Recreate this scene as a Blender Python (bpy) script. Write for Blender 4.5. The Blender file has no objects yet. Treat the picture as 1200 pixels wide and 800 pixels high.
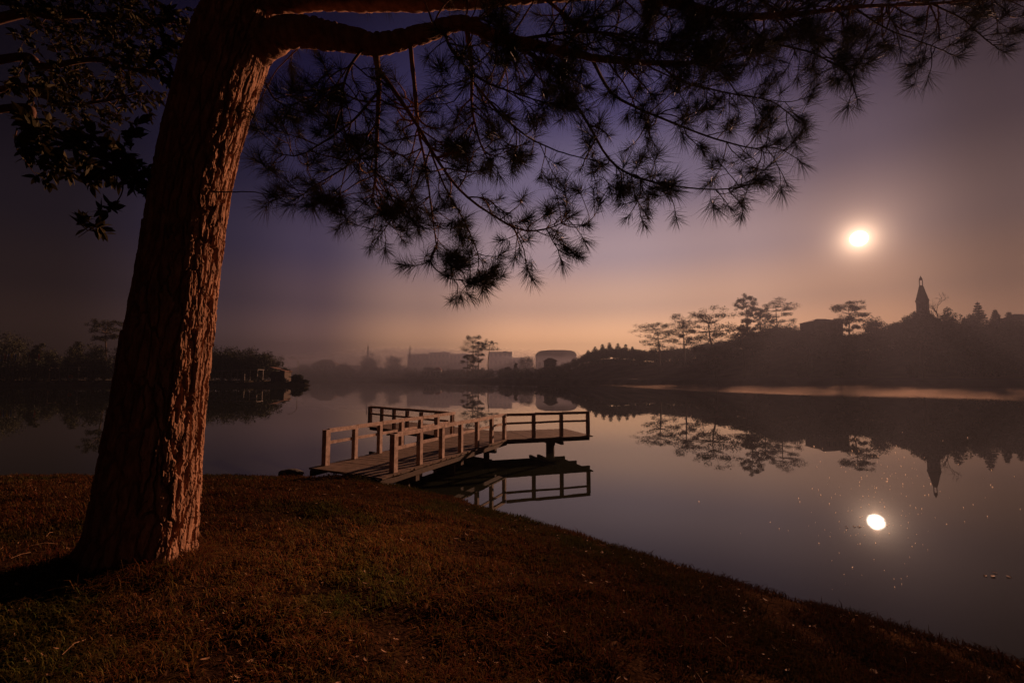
import bpy, math, random
import numpy as np
from mathutils import Vector

rng = np.random.default_rng(11)
random.seed(5)
SC = bpy.context.scene
COL = SC.collection
PI = math.pi
R = math.radians

# ------------------------------------------------------------------ camera
CAM_H = 3.12
F = 533.3
PITCH = R(4.45)
cs, sn = math.cos(PITCH), math.sin(PITCH)


def ray(px, py):
    u, v = (px - 600) / F, (400 - py) / F
    return np.array([u, cs - v * sn, v * cs + sn])


def at(px, py, depth):
    d = ray(px, py)
    return np.array([0, 0, CAM_H]) + d * (depth / d[1])


def on(px, py, z):
    d = ray(px, py)
    return np.array([0, 0, CAM_H]) + d * ((z - CAM_H) / d[2])


def xof(px, Y):
    return (px - 600) / F * Y / (cs)          # lateral position near the horizon


def zof(py, Y):
    d = ray(600, py)
    return CAM_H + d[2] * Y / d[1]


cam = bpy.data.cameras.new('camera')
cam.sensor_width = 36
cam.lens = 16
cam.clip_end = 4000
cam.clip_start = 0.05
co = bpy.data.objects.new('camera', cam)
COL.objects.link(co)
co.location = (0, 0, CAM_H)
co.rotation_euler = (R(90) + PITCH, 0, 0)
SC.camera = co

SUN_AZ, SUN_EL = R(37.9), R(13.7)
SUN = np.array([math.sin(SUN_AZ) * math.cos(SUN_EL), math.cos(SUN_AZ) * math.cos(SUN_EL), math.sin(SUN_EL)])

# ------------------------------------------------------------------ noise helpers


def hash2(ix, iy, seed):
    h = (ix.astype(np.int64) * 374761393 + iy.astype(np.int64) * 668265263 + seed * 982451653) & 0xFFFFFFFF
    h = ((h ^ (h >> 13)) * 1274126177) & 0xFFFFFFFF
    h = ((h ^ (h >> 16)) * 2246822519) & 0xFFFFFFFF
    return ((h ^ (h >> 15)) & 0xFFFFFF) / float(0xFFFFFF)


def vnoise(x, y, seed=0, wrap=None):
    x = np.asarray(x, float); y = np.asarray(y, float)
    ix = np.floor(x); iy = np.floor(y)
    fx = x - ix; fy = y - iy
    fx = fx * fx * (3 - 2 * fx); fy = fy * fy * (3 - 2 * fy)
    ix = ix.astype(int); iy = iy.astype(int)
    a = (lambda v: np.mod(v, wrap)) if wrap else (lambda v: v)
    n00 = hash2(a(ix), iy, seed); n10 = hash2(a(ix + 1), iy, seed)
    n01 = hash2(a(ix), iy + 1, seed); n11 = hash2(a(ix + 1), iy + 1, seed)
    return (n00 * (1 - fx) + n10 * fx) * (1 - fy) + (n01 * (1 - fx) + n11 * fx) * fy


def fbm(x, y, seed=0, o=4):
    s = 0; a = .5
    for k in range(o):
        s = s + a * vnoise(np.asarray(x) * 2 ** k, np.asarray(y) * 2 ** k, seed + k)
        a *= .5
    return s


def worley(x, y, seed, wrap):
    ix = np.floor(x).astype(int); iy = np.floor(y).astype(int)
    f1 = np.full(x.shape, 9.0); f2 = np.full(x.shape, 9.0); idv = np.zeros(x.shape)
    for dx in (-1, 0, 1):
        for dy in (-1, 0, 1):
            cx = ix + dx; cy = iy + dy
            wx = np.mod(cx, wrap)
            qx = cx + .1 + .8 * hash2(wx, cy, seed); qy = cy + .1 + .8 * hash2(wx, cy, seed + 7)
            d = np.hypot(qx - x, qy - y)
            v = hash2(wx, cy, seed + 13)
            m = d < f1
            f2 = np.where(m, f1, np.minimum(f2, d))
            idv = np.where(m, v, idv)
            f1 = np.where(m, d, f1)
    return f1, f2, idv


def sst(a, b, x):
    t = np.clip((np.asarray(x, float) - a) / (b - a), 0, 1)
    return t * t * (3 - 2 * t)


# ------------------------------------------------------------------ mesh builder
class MB:
    def __init__(s):
        s.v = []; s.loops = []; s.tot = []; s.n = 0

    def add(s, v, f):
        """v (N,3); f list of index arrays each (M,k)"""
        v = np.asarray(v, float).reshape(-1, 3)
        if isinstance(f, np.ndarray):
            f = [f]
        for g in f:
            g = np.asarray(g, np.int64)
            if g.size == 0:
                continue
            s.loops.append((g + s.n).ravel()); s.tot.append(np.full(len(g), g.shape[1], np.int32))
        s.v.append(v); s.n += len(v)
        return s

    def box(s, c, sx, sy, sz, rz=0.0):
        c = np.asarray(c, float)
        v = np.array([[x, y, z] for z in (-.5, .5) for y in (-.5, .5) for x in (-.5, .5)]) * [sx, sy, sz]
        ca, sa = math.cos(rz), math.sin(rz)
        v = np.c_[v[:, 0] * ca - v[:, 1] * sa, v[:, 0] * sa + v[:, 1] * ca, v[:, 2]] + c
        return s.add(v, np.array([[0, 2, 3, 1], [4, 5, 7, 6], [0, 1, 5, 4], [2, 6, 7, 3], [0, 4, 6, 2], [1, 3, 7, 5]]))

    def bar(s, a, b, w, h):
        """box beam between two points, w across, h tall"""
        a = np.asarray(a, float); b = np.asarray(b, float)
        t = b - a; t /= np.linalg.norm(t)
        side = np.cross(t, [0, 0, 1.0]); L = np.linalg.norm(side)
        side = side / L if L > 1e-6 else np.array([1., 0, 0])
        up = np.cross(side, t)
        v = [p + side * w * .5 * i + up * h * .5 * j for p in (a, b) for (i, j) in ((-1, -1), (1, -1), (1, 1), (-1, 1))]
        return s.add(v, np.array([[0, 1, 2, 3], [7, 6, 5, 4], [0, 4, 5, 1], [1, 5, 6, 2], [2, 6, 7, 3], [3, 7, 4, 0]]))

    def tube(s, path, rad, n=8, cap=True):
        p = np.asarray(path, float); m = len(p)
        rad = np.broadcast_to(np.asarray(rad, float), (m,))
        t = np.gradient(p, axis=0); t /= np.maximum(np.linalg.norm(t, axis=1)[:, None], 1e-9)
        ref = np.array([0.1, 1., .05]) if abs(t[0][1]) < .8 else np.array([1., 0.1, 0])
        u = np.zeros_like(p); w = np.zeros_like(p)
        prev = ref
        for i in range(m):
            a = prev - t[i] * np.dot(prev, t[i])
            a /= max(np.linalg.norm(a), 1e-9)
            u[i] = a; w[i] = np.cross(t[i], a); prev = a
        th = np.arange(n) * 2 * PI / n
        v = p[:, None, :] + rad[:, None, None] * (np.cos(th)[None, :, None] * u[:, None, :] + np.sin(th)[None, :, None] * w[:, None, :])
        i = np.arange(m - 1)[:, None] * n; j = np.arange(n)[None, :]; k = (j + 1) % n
        q = np.stack([i + j, i + k, i + n + k, i + n + j], -1).reshape(-1, 4)
        fs = [q]
        if cap:
            fs.append(np.arange(n)[None, ::-1]); fs.append((m - 1) * n + np.arange(n)[None, :])
        return s.add(v.reshape(-1, 3), fs)

    def prism(s, poly, z0, z1):
        poly = np.asarray(poly, float); n = len(poly)
        v = np.r_[np.c_[poly, np.full(n, z0)], np.c_[poly, np.full(n, z1)]]
        j = np.arange(n); k = (j + 1) % n
        return s.add(v, [np.stack([j, k, n + k, n + j], -1), j[None, ::-1], (n + j)[None, :]])

    def leaves(s, c, size, flat=1.0, aspect=.6):
        """random leaf-sized quads round the centres c"""
        c = np.asarray(c, float); n = len(c)
        a = rng.normal(size=(n, 3)); a[:, 2] *= flat
        a /= np.linalg.norm(a, axis=1)[:, None]
        b = rng.normal(size=(n, 3)); b[:, 2] *= flat
        b -= a * (a * b).sum(1)[:, None]; b /= np.maximum(np.linalg.norm(b, axis=1)[:, None], 1e-6)
        sz = np.broadcast_to(size, (n,)) * rng.uniform(.6, 1.3, n)
        a *= sz[:, None] * .5; b *= sz[:, None] * .5 * aspect
        v = np.stack([c - a, c + b, c + a, c - b], 1).reshape(-1, 3)
        return s.add(v, np.arange(4 * n).reshape(n, 4))

    def build(s, name, mat, parent=None, smooth=False):
        me = bpy.data.meshes.new(name)
        v = np.concatenate(s.v).astype(np.float32)
        if parent is not None:
            v = v - np.array(world_loc(parent), np.float32)
        lp = np.concatenate(s.loops).astype(np.int32); tt = np.concatenate(s.tot)
        me.vertices.add(len(v)); me.vertices.foreach_set('co', v.ravel())
        me.loops.add(len(lp)); me.loops.foreach_set('vertex_index', lp)
        me.polygons.add(len(tt))
        me.polygons.foreach_set('loop_start', np.r_[0, np.cumsum(tt)[:-1]].astype(np.int32))
        me.polygons.foreach_set('use_smooth', np.full(len(tt), bool(smooth)))
        me.update(calc_edges=True)
        me.materials.append(mat)
        o = bpy.data.objects.new(name, me)
        COL.objects.link(o)
        if parent is not None:
            o.parent = parent
        return o


def world_loc(o):
    p = np.array(o.location)
    while o.parent is not None:
        o = o.parent
        p = p + np.array(o.location)
    return p


def thing(name, label, cat, loc, group=None):
    o = bpy.data.objects.new(name, None)
    o.empty_display_size = .3
    COL.objects.link(o)
    o.location = tuple(float(q) for q in loc)
    o['label'] = label; o['category'] = cat
    if group:
        o['group'] = group
    return o


def tag(o, label=None, cat=None, group=None, kind=None):
    if label: o['label'] = label
    if cat: o['category'] = cat
    if group: o['group'] = group
    if kind: o['kind'] = kind
    return o


# ------------------------------------------------------------------ materials
def material(name, col, rough=.85, var=.35, scale=3.0, col2=None, bump=0.0, bscale=40, spec=.2, trans=0.0, stretch=None):
    m = bpy.data.materials.new(name); m.use_nodes = True
    nt = m.node_tree; N = nt.nodes; Lk = nt.links
    b = N['Principled BSDF']
    b.inputs['Roughness'].default_value = rough
    b.inputs['Specular IOR Level'].default_value = spec
    g = N.new('ShaderNodeNewGeometry')
    mp = N.new('ShaderNodeMapping')
    if stretch: mp.inputs['Scale'].default_value = stretch
    Lk.new(g.outputs['Position'], mp.inputs['Vector'])
    nz = N.new('ShaderNodeTexNoise'); nz.inputs['Scale'].default_value = scale
    nz.inputs['Detail'].default_value = 6; nz.inputs['Roughness'].default_value = .65
    Lk.new(mp.outputs[0], nz.inputs['Vector'])
    cr = N.new('ShaderNodeValToRGB')
    c2 = col2 or tuple(c * (1 - var) for c in col)
    cr.color_ramp.elements[0].position = .33; cr.color_ramp.elements[1].position = .67
    cr.color_ramp.elements[0].color = (*c2, 1); cr.color_ramp.elements[1].color = (*col, 1)
    Lk.new(nz.outputs['Fac'], cr.inputs['Fac'])
    Lk.new(cr.outputs['Color'], b.inputs['Base Color'])
    if bump:
        n2 = N.new('ShaderNodeTexNoise'); n2.inputs['Scale'].default_value = bscale; n2.inputs['Detail'].default_value = 5
        Lk.new(mp.outputs[0], n2.inputs['Vector'])
        bp = N.new('ShaderNodeBump'); bp.inputs['Strength'].default_value = 1; bp.inputs['Distance'].default_value = bump
        Lk.new(n2.outputs['Fac'], bp.inputs['Height']); Lk.new(bp.outputs[0], b.inputs['Normal'])
    if trans:
        tr = N.new('ShaderNodeBsdfTranslucent'); Lk.new(cr.outputs['Color'], tr.inputs['Color'])
        mx = N.new('ShaderNodeMixShader'); mx.inputs[0].default_value = trans
        out = N['Material Output']
        Lk.new(b.outputs[0], mx.inputs[1]); Lk.new(tr.outputs[0], mx.inputs[2]); Lk.new(mx.outputs[0], out.inputs['Surface'])
    return m


M = dict(
    bark=material('pine_bark', (.36, .187, .112), .95, col2=(.14, .07, .042), scale=14, bump=.004, bscale=110, stretch=(1, 1, .3), spec=.1),
    twig=material('twig_bark', (.12, .06, .04), .9, col2=(.06, .032, .022), scale=20, spec=.1),
    needle=material('pine_needles', (.040, .032, .013), .6, col2=(.018, .018, .008), scale=5, trans=.12),
    leaf=material('broad_leaf', (.05, .036, .012), .8, col2=(.022, .02, .008), scale=7, trans=.12, spec=.1),
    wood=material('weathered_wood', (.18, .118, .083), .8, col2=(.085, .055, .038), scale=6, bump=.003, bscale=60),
    rail=material('faded_painted_wood', (.60, .44, .37), .75, col2=(.26, .17, .13), scale=7, bump=.002, bscale=80),
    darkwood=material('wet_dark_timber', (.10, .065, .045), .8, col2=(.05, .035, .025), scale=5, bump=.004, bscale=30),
    rock=material('lake_stone', (.09, .075, .065), .9, col2=(.04, .035, .03), scale=8, bump=.02, bscale=14),
    farleaf=material('distant_foliage', (.055, .055, .025), .9, col2=(.03, .032, .016), scale=.35),
    farneedle=material('distant_needles', (.05, .045, .022), .9, col2=(.028, .028, .015), scale=.5),
    fartrunk=material('distant_bark', (.11, .07, .05), .95, scale=1.5),
    farwall=material('pale_render', (.38, .34, .31), .9, var=.2, scale=.4),
    farwall2=material('dull_render', (.25, .22, .2), .9, var=.2, scale=.4),
    farroof=material('dull_roof_tiles', (.20, .11, .085), .85, var=.3, scale=1),
    redroof=material('red_roof_tiles', (.38, .12, .08), .85, var=.3, scale=1),
    metalroof=material('metal_roof', (.3, .29, .29), .6, var=.2, scale=.3),
    glass=material('dark_window', (.04, .045, .055), .25, var=.2, scale=1, spec=.5),
    steel=material('galvanised_steel', (.3, .29, .28), .6, var=.2, scale=3),
    white=material('white_paint', (.62, .58, .54), .7, var=.2, scale=2),
    weed=material('weed_leaf', (.07, .08, .02), .7, col2=(.03, .04, .012), scale=12, trans=.2),
    deadleaf=material('dead_leaf', (.42, .24, .13), .8, col2=(.22, .10, .05), scale=30, trans=.15),
    speck=material('glint_flakes', (.85, .72, .6), .5, col2=(.6, .5, .4), scale=25, trans=.8),
)
for nm, c in dict(red=(.5, .03, .02), yellow=(.5, .36, .03), blue=(.03, .08, .3), orange=(.7, .16, .02), pale=(.45, .42, .4), maroon=(.28, .04, .03)).items():
    M['flag_' + nm] = material('cloth_' + nm, c, .8, var=.15, scale=2, trans=.3)


# ------------------------------------------------------------------ near ground
SHORE = np.array([[-62, 14.5], [-30, 13.6], [-18, 13.1], [-12, 12.75], [-8, 12.75], [-5, 12.9], [-3.6, 12.7], [-2.6, 12.15],
                  [-1.0, 10.9], [0.2, 9.75], [1.55, 8.45], [3.15, 6.75], [4.2, 5.75], [5.4, 4.75], [8, 2.2], [14, -4], [30, -20], [62, -52]])


def shore_dist(x, y):
    x = np.asarray(x, float); y = np.asarray(y, float)
    best = np.full(x.shape, 1e9); sign = np.ones(x.shape)
    for a, b in zip(SHORE[:-1], SHORE[1:]):
        d = b - a; L = np.hypot(*d)
        t = np.clip(((x - a[0]) * d[0] + (y - a[1]) * d[1]) / L ** 2, 0, 1)
        q = np.hypot(x - a[0] - t * d[0], y - a[1] - t * d[1])
        c = d[0] * (y - a[1]) - d[1] * (x - a[0])
        m = q < best
        best = np.where(m, q, best); sign = np.where(m, np.where(c < 0, 1, -1), sign)
    return best * sign


def ground_z(x, y, detail=True):
    s = shore_dist(x, y)
    if detail:
        s = s + .16 * (fbm(np.asarray(x) * 1.3, np.asarray(y) * 1.3, 3, 3) - .44) + .05 * (vnoise(np.asarray(x) * 7, np.asarray(y) * 7, 8) - .5)
    z = np.where(s < 0, np.maximum(-.9, s * .55), .34 * sst(-.02, .5, s) ** .8 + 1.33 * (1 - np.exp(-np.maximum(s - .3, 0) / 4.2)))
    if detail:
        k = sst(.2, 1.2, s)
        z = z + k * (.20 * (fbm(np.asarray(x) * .55, np.asarray(y) * .55, 21, 3) - .44) + .10 * (fbm(np.asarray(x) * 2.4, np.asarray(y) * 2.4, 31, 3) - .44))
    return z


def grid(xs, ys, zf):
    X, Y = np.meshgrid(xs, ys)
    Z = zf(X, Y)
    nx, ny = len(xs), len(ys)
    i = np.arange(ny - 1)[:, None] * nx; j = np.arange(nx - 1)[None, :]
    q = np.stack([i + j, i + j + 1, i + nx + j + 1, i + nx + j], -1).reshape(-1, 4)
    return np.stack([X, Y, Z], -1).reshape(-1, 3), q


xs = np.unique(np.r_[np.linspace(-60, -14, 60), np.linspace(-14, 9, 330), np.linspace(9, 60, 60)])
ys = np.unique(np.r_[np.linspace(-44, -2, 50), np.linspace(-2, 14.5, 250), [16]])
gv, gq = grid(xs, ys, ground_z)


def ground_material():
    m = bpy.data.materials.new('turf_soil'); m.use_nodes = True
    N = m.node_tree.nodes; L = m.node_tree.links
    b = N['Principled BSDF']; b.inputs['Roughness'].default_value = 1.0; b.inputs['Specular IOR Level'].default_value = 0
    g = N.new('ShaderNodeNewGeometry')
    n1 = N.new('ShaderNodeTexNoise'); n1.inputs['Scale'].default_value = 1.1; n1.inputs['Detail'].default_value = 8; n1.inputs['Roughness'].default_value = .7
    n2 = N.new('ShaderNodeTexNoise'); n2.inputs['Scale'].default_value = 28; n2.inputs['Detail'].default_value = 6
    L.new(g.outputs['Position'], n1.inputs[0]); L.new(g.outputs['Position'], n2.inputs[0])
    r1 = N.new('ShaderNodeValToRGB')
    e = r1.color_ramp.elements
    e[0].position = .35; e[0].color = (.020, .010, .006, 1); e[1].position = .7; e[1].color = (.055, .027, .013, 1)
    L.new(n1.outputs[0], r1.inputs[0])
    r2 = N.new('ShaderNodeValToRGB'); e = r2.color_ramp.elements
    e[0].position = .35; e[0].color = (.45, .45, .45, 1); e[1].position = .65; e[1].color = (1.2, 1.2, 1.2, 1)
    L.new(n2.outputs[0], r2.inputs[0])
    mx = N.new('ShaderNodeMix'); mx.data_type = 'RGBA'; mx.blend_type = 'MULTIPLY'; mx.inputs[0].default_value = 1
    L.new(r1.outputs[0], mx.inputs[6]); L.new(r2.outputs[0], mx.inputs[7])
    L.new(mx.outputs[2], b.inputs['Base Color'])
    bp = N.new('ShaderNodeBump'); bp.inputs['Distance'].default_value = .03; bp.inputs['Strength'].default_value = .9
    L.new(n2.outputs[0], bp.inputs['Height']); L.new(bp.outputs[0], b.inputs['Normal'])
    return m


tag(MB().add(gv, gq).build('ground', ground_material(), smooth=True), kind='structure')


def hit_ground(px, py):
    d = ray(px, py)
    t = np.linspace(.5, 40, 4000)
    p = np.array([0, 0, CAM_H]) + d[None] * t[:, None]
    z = ground_z(p[:, 0], p[:, 1])
    i = int(np.argmax(p[:, 2] < z))
    return p[i]


# ------------------------------------------------------------------ grass (stuff)
def grass_material():
    m = bpy.data.materials.new('dry_grass'); m.use_nodes = True
    N = m.node_tree.nodes; L = m.node_tree.links
    b = N['Principled BSDF']; b.inputs['Roughness'].default_value = 1.0; b.inputs['Specular IOR Level'].default_value = 0
    at_ = N.new('ShaderNodeAttribute'); at_.attribute_name = 'tone'
    L.new(at_.outputs['Color'], b.inputs['Base Color'])
    tr = N.new('ShaderNodeBsdfTranslucent'); L.new(at_.outputs['Color'], tr.inputs['Color'])
    mx = N.new('ShaderNodeMixShader'); mx.inputs[0].default_value = .2
    L.new(b.outputs[0], mx.inputs[1]); L.new(tr.outputs[0], mx.inputs[2]); L.new(mx.outputs[0], N['Material Output'].inputs['Surface'])
    return m


TB = hit_ground(160, 668)


def grass_field():
    pts = []
    # denser towards the camera: sample by image-space-like density in depth
    n = 520000
    y = 1.2 + (13.2 - 1.2) * rng.uniform(0, 1, n) ** 1.45
    x = rng.uniform(-1.35, 1.2, n) * (y + 1.0)
    ok = (x > -16) & (x < 9)
    x, y = x[ok], y[ok]
    s = shore_dist(x, y) + .16 * (fbm(x * 1.3, y * 1.3, 3, 3) - .44)
    clump = fbm(x * 2.2, y * 2.2, 51, 4)
    bald = fbm(x * .8 + 9, y * .8, 61, 3)
    keep = (s > .3) & (rng.uniform(0, 1, len(x)) < sst(.28, .52, clump) * .85 + .15) & (rng.uniform(0, 1, len(x)) < .6 + .4 * sst(.3, .5, bald))
    x, y, s, clump, bald = (a[keep] for a in (x, y, s, clump, bald))
    ea = rng.uniform(0, 2 * PI, 9000); er = .36 + np.abs(rng.normal(0, .28, 9000))
    ex, ey = TB[0] + np.cos(ea) * er, TB[1] + .2 + np.sin(ea) * er
    x = np.r_[x, ex]; y = np.r_[y, ey]; s = np.r_[s, np.full(9000, 8.)]; clump = np.r_[clump, fbm(ex * 5, ey * 5, 52, 3)]
    n = len(x)
    z = ground_z(x, y)
    h = rng.uniform(.025, .085, n) * (.45 + 1.3 * clump) * (1 + 1.3 * np.exp(-(np.hypot(x - TB[0], y - TB[1]) / .55) ** 4)) * (1 + .5 * (rng.uniform(0, 1, n) > .96))
    ang = rng.uniform(0, 2 * PI, n); lean = rng.uniform(.2, 1.3, n)
    dx, dy = np.cos(ang), np.sin(ang)
    w = rng.uniform(.0022, .0045, n) * (.7 + .12 * y)
    p0 = np.c_[x, y, z - .008]
    mid = p0 + np.c_[dx * h * lean * .35, dy * h * lean * .35, h * .65]
    tip = p0 + np.c_[dx * h * lean * 1.2, dy * h * lean * 1.2, h * (1.05 - .35 * lean)]
    sd = np.c_[-dy, dx, np.zeros(n)] * w[:, None]
    v = np.stack([p0 - sd, p0 + sd, mid + sd * .8, mid - sd * .8, tip], 1).reshape(-1, 3)
    base = np.arange(n)[:, None] * 5
    b = MB().add(v, [base + np.array([[0, 1, 2, 3]]), base + np.array([[3, 2, 4]])])
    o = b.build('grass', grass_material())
    # colour of each blade: dry or green, then graded across the bank
    green = sst(.46, .68, fbm(x * .9 + 3, y * .9, 71, 3) + .20 * np.exp(-((s - 1.0) / .9) ** 2) + .03 * rng.normal(size=n))
    green = green * sst(3.2, .8, x)
    dry = np.c_[rng.uniform(.17, .34, n), rng.uniform(.085, .15, n), rng.uniform(.03, .06, n)]
    gr = np.c_[rng.uniform(.08, .15, n), rng.uniform(.085, .13, n), rng.uniform(.02, .035, n)]
    red = np.c_[rng.uniform(.10, .2, n), rng.uniform(.04, .07, n), rng.uniform(.02, .03, n)]
    pick = rng.uniform(0, 1, n)
    c = np.where((pick < .35)[:, None], red, dry)
    c = c * (1 - green[:, None] * .85) + gr * green[:, None] * .85
    bright_patch = np.exp(-((x + 1.5) / 1.5) ** 2 - ((y - 5.2) / 2.4) ** 2)  # blades brighter and yellower around one spot of the bank
    c = c * (.33 + .62 * bright_patch)[:, None] * (1 + bright_patch[:, None] * np.array([0, .18, 0]))
    corner_shade = sst(-.5, 3.5, x) * sst(10, 6, y)  # corner shade at the near right, put into the blade colour
    c = c * (1 - .62 * corner_shade)[:, None]
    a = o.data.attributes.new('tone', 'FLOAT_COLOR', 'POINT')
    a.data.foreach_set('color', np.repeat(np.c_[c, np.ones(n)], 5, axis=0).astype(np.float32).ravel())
    return o


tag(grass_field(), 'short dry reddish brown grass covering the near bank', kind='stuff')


def litter():
    b = MB()
    n = 1700
    y = 1.6 + 8.5 * rng.uniform(0, 1, n) ** 1.3
    x = rng.uniform(-1.25, 1.1, n) * (y + .5)
    ok = shore_dist(x, y) > .6
    x, y = x[ok], y[ok]; n = len(x)
    z = ground_z(x, y)
    for i in range(n):
        L = rng.uniform(.012, .05) * (.6 + .4 * (i % 5 == 0)); W = L * rng.uniform(.25, .5); a = rng.uniform(0, 2 * PI)
        t = np.linspace(-1, 1, 5)
        curl = rng.uniform(.2, .9)
        pr = []
        for q in t:
            wd = W * (1 - q * q) ** .6 + .0008
            for sgn in (-1, 0, 1):
                pr.append([q * L, sgn * wd, curl * L * .4 * q * q + abs(sgn) * wd * .5 * curl])
        pr = np.array(pr)
        tilt = rng.normal(0, .4)
        pr = np.c_[pr[:, 0] * math.cos(tilt) - pr[:, 2] * math.sin(tilt), pr[:, 1], pr[:, 0] * math.sin(tilt) + pr[:, 2] * math.cos(tilt)]
        pr = np.c_[pr[:, 0] * math.cos(a) - pr[:, 1] * math.sin(a), pr[:, 0] * math.sin(a) + pr[:, 1] * math.cos(a), pr[:, 2]]
        q = np.array([[r * 3 + c, r * 3 + c + 1, r * 3 + c + 4, r * 3 + c + 3] for r in range(4) for c in range(2)])
        b.add(pr + [x[i], y[i], z[i] + .03], q)
    # fallen twigs and long needles
    for i in range(260):
        yy = 1.6 + 7 * rng.uniform() ** 1.4; xx = rng.uniform(-1.25, .9) * (yy + .5)
        if shore_dist(np.array([xx]), np.array([yy]))[0] < .6: continue
        a = rng.uniform(0, 2 * PI); L = rng.uniform(.06, .2)
        p = np.array([[xx + math.cos(a) * L * t, yy + math.sin(a) * L * t, 0] for t in (-.5, 0, .5)])
        p[:, 2] = ground_z(p[:, 0], p[:, 1]) + [.03, .04 + rng.uniform(0, .02), .03]
        b.tube(p, .0022, 4)
    return b.build('leaf_litter', M['deadleaf'])


tag(litter(), 'pale dead leaves and twigs scattered over the grass', kind='stuff')


# ------------------------------------------------------------------ the big pine
base_hit = hit_ground(160, 668)
TD = base_hit[1] + .15


def spline(pts, n):
    """Catmull-Rom through the rows of pts (any number of columns)"""
    p = np.asarray(pts, float)
    p = np.r_[[2 * p[0] - p[1]], p, [2 * p[-1] - p[-2]]]
    m = len(p) - 3
    out = []
    for t in np.linspace(0, m - 1e-6, n):
        i = int(t); f = t - i
        a, b, c, d = p[i:i + 4]
        out.append(.5 * (2 * b + (c - a) * f + (2 * a - 5 * b + 4 * c - d) * f * f + (3 * b - a - 3 * c + d) * f ** 3))
    return np.array(out)


# px centre, py, pixel width of the trunk
TR = [(150, 700, 150), (158, 664, 134), (166, 630, 121), (175, 570, 114), (184, 500, 107), (198, 400, 101), (211, 300, 96), (229, 200, 97), (253, 110, 101), (274, 45, 100), (288, 0, 96)]
kx = math.sqrt(1 + .75 ** 2)
rows = []
for px, py, w in TR:
    p = at(px, py, TD)
    rows.append([*p, w / 2 / F * TD / kx])
last = np.array(rows[-1])
step = (np.array(rows[-1][:3]) - np.array(rows[-3][:3])); step /= np.linalg.norm(step)
for k, rr in ((.7, .30), (1.8, .26), (3.2, .2), (4.6, .13), (5.6, .05)):
    q = last[:3] + step * k + np.array([-.09 * k, .06 * k, .05 * k])
    rows.append([*q, rr])
root = rows[0]
pine = thing('pine_tree', 'massive leaning pine with deeply furrowed bark on the grassy bank', 'tree', (root[0], root[1], float(ground_z(np.array([root[0]]), np.array([root[1]]))[0])))


def trunk_mesh():
    path = spline(rows, 1100)
    cen = path[:, :3]; rad = path[:, 3]
    nth = 340
    m = len(cen)
    t = np.gradient(cen, axis=0); t /= np.linalg.norm(t, axis=1)[:, None]
    u = np.cross(t, [0, 1., 0]); u /= np.linalg.norm(u, axis=1)[:, None]
    w = np.cross(u, t)
    th = np.arange(nth) * 2 * PI / nth
    seg = np.r_[0, np.cumsum(np.linalg.norm(np.diff(cen, axis=0), axis=1))]
    TH, Z = np.meshgrid(th, seg)
    NC = 27                                        # bark plates round the trunk
    tt = TH / (2 * PI)
    a = tt * NC
    wob = .8 * (vnoise(tt * 7, Z * .8, 5, 7) - .5) + .4 * (vnoise(tt * 15, Z * 2.4, 6, 15) - .5) + .20 * (vnoise(tt * 60, Z * 9, 4, 60) - .5) + .12 * (vnoise(tt * 120, Z * 24, 3, 120) - .5)
    X1 = a + wob * 1.4
    Y1 = Z / .48 + 1.3 * (vnoise(tt * 15, Z * 1.3, 9, 15) - .5) + .4 * (vnoise(tt * 60, Z * 12, 10, 60) - .5)
    f1, f2, idv = worley(X1, Y1, 17, NC)
    plate = sst(.02, .20, f2 - f1)
    X2 = a * 2.0 + wob * 2.0 + .5 * vnoise(tt * 90, Z * 14, 43, 90); Y2 = Z / .24 + .8 * (vnoise(tt * 60, Z * 6, 44, 60) - .5)
    g1, g2, id2 = worley(X2, Y2, 41, NC * 2)
    chip = sst(.0, .10, g2 - g1)
    terr_ = vnoise(tt * 70 + wob, Z * 4.2, 55, 70) * .7 + vnoise(tt * 140 + wob, Z * 12, 56, 140) * .3
    terrace = np.floor(terr_ * 6) / 6 + sst(.75, 1, (terr_ * 6) % 1) / 6
    lumps = vnoise(tt * 5, Z * .9, 77, 5) - .5
    fine = vnoise(tt * 170, Z * 14, 80, 170) - .5
    fine2 = vnoise(tt * 300, Z * 60, 81, 300) - .5
    disp = .027 * plate + .008 * plate * chip + .018 * (idv - .5) * plate + .008 * (id2 - .5) * plate * chip + .016 * (terrace - .5) * plate + .04 * lumps + .007 * fine + .004 * fine2 - .016
    flare = np.exp(-np.maximum(Z - .15, 0) / .28)
    but = .5 + .5 * np.cos(5 * TH + 1.2) * .8
    rr = rad[:, None] * (1 + .34 * flare * but) + disp * np.minimum(1, rad[:, None] / .2)
    v = cen[:, None, :] + rr[..., None] * (np.cos(TH)[..., None] * u[:, None, :] + np.sin(TH)[..., None] * w[:, None, :])
    i = np.arange(m - 1)[:, None] * nth; j = np.arange(nth)[None, :]; k = (j + 1) % nth
    q = np.stack([i + j, i + nth + j, i + nth + k, i + k], -1).reshape(-1, 4)
    return MB().add(v.reshape(-1, 3), [q, (m - 1) * nth + np.arange(nth)[None, ::-1]])


trunk_mesh().build('trunk', M['bark'], pine, smooth=False)


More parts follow.
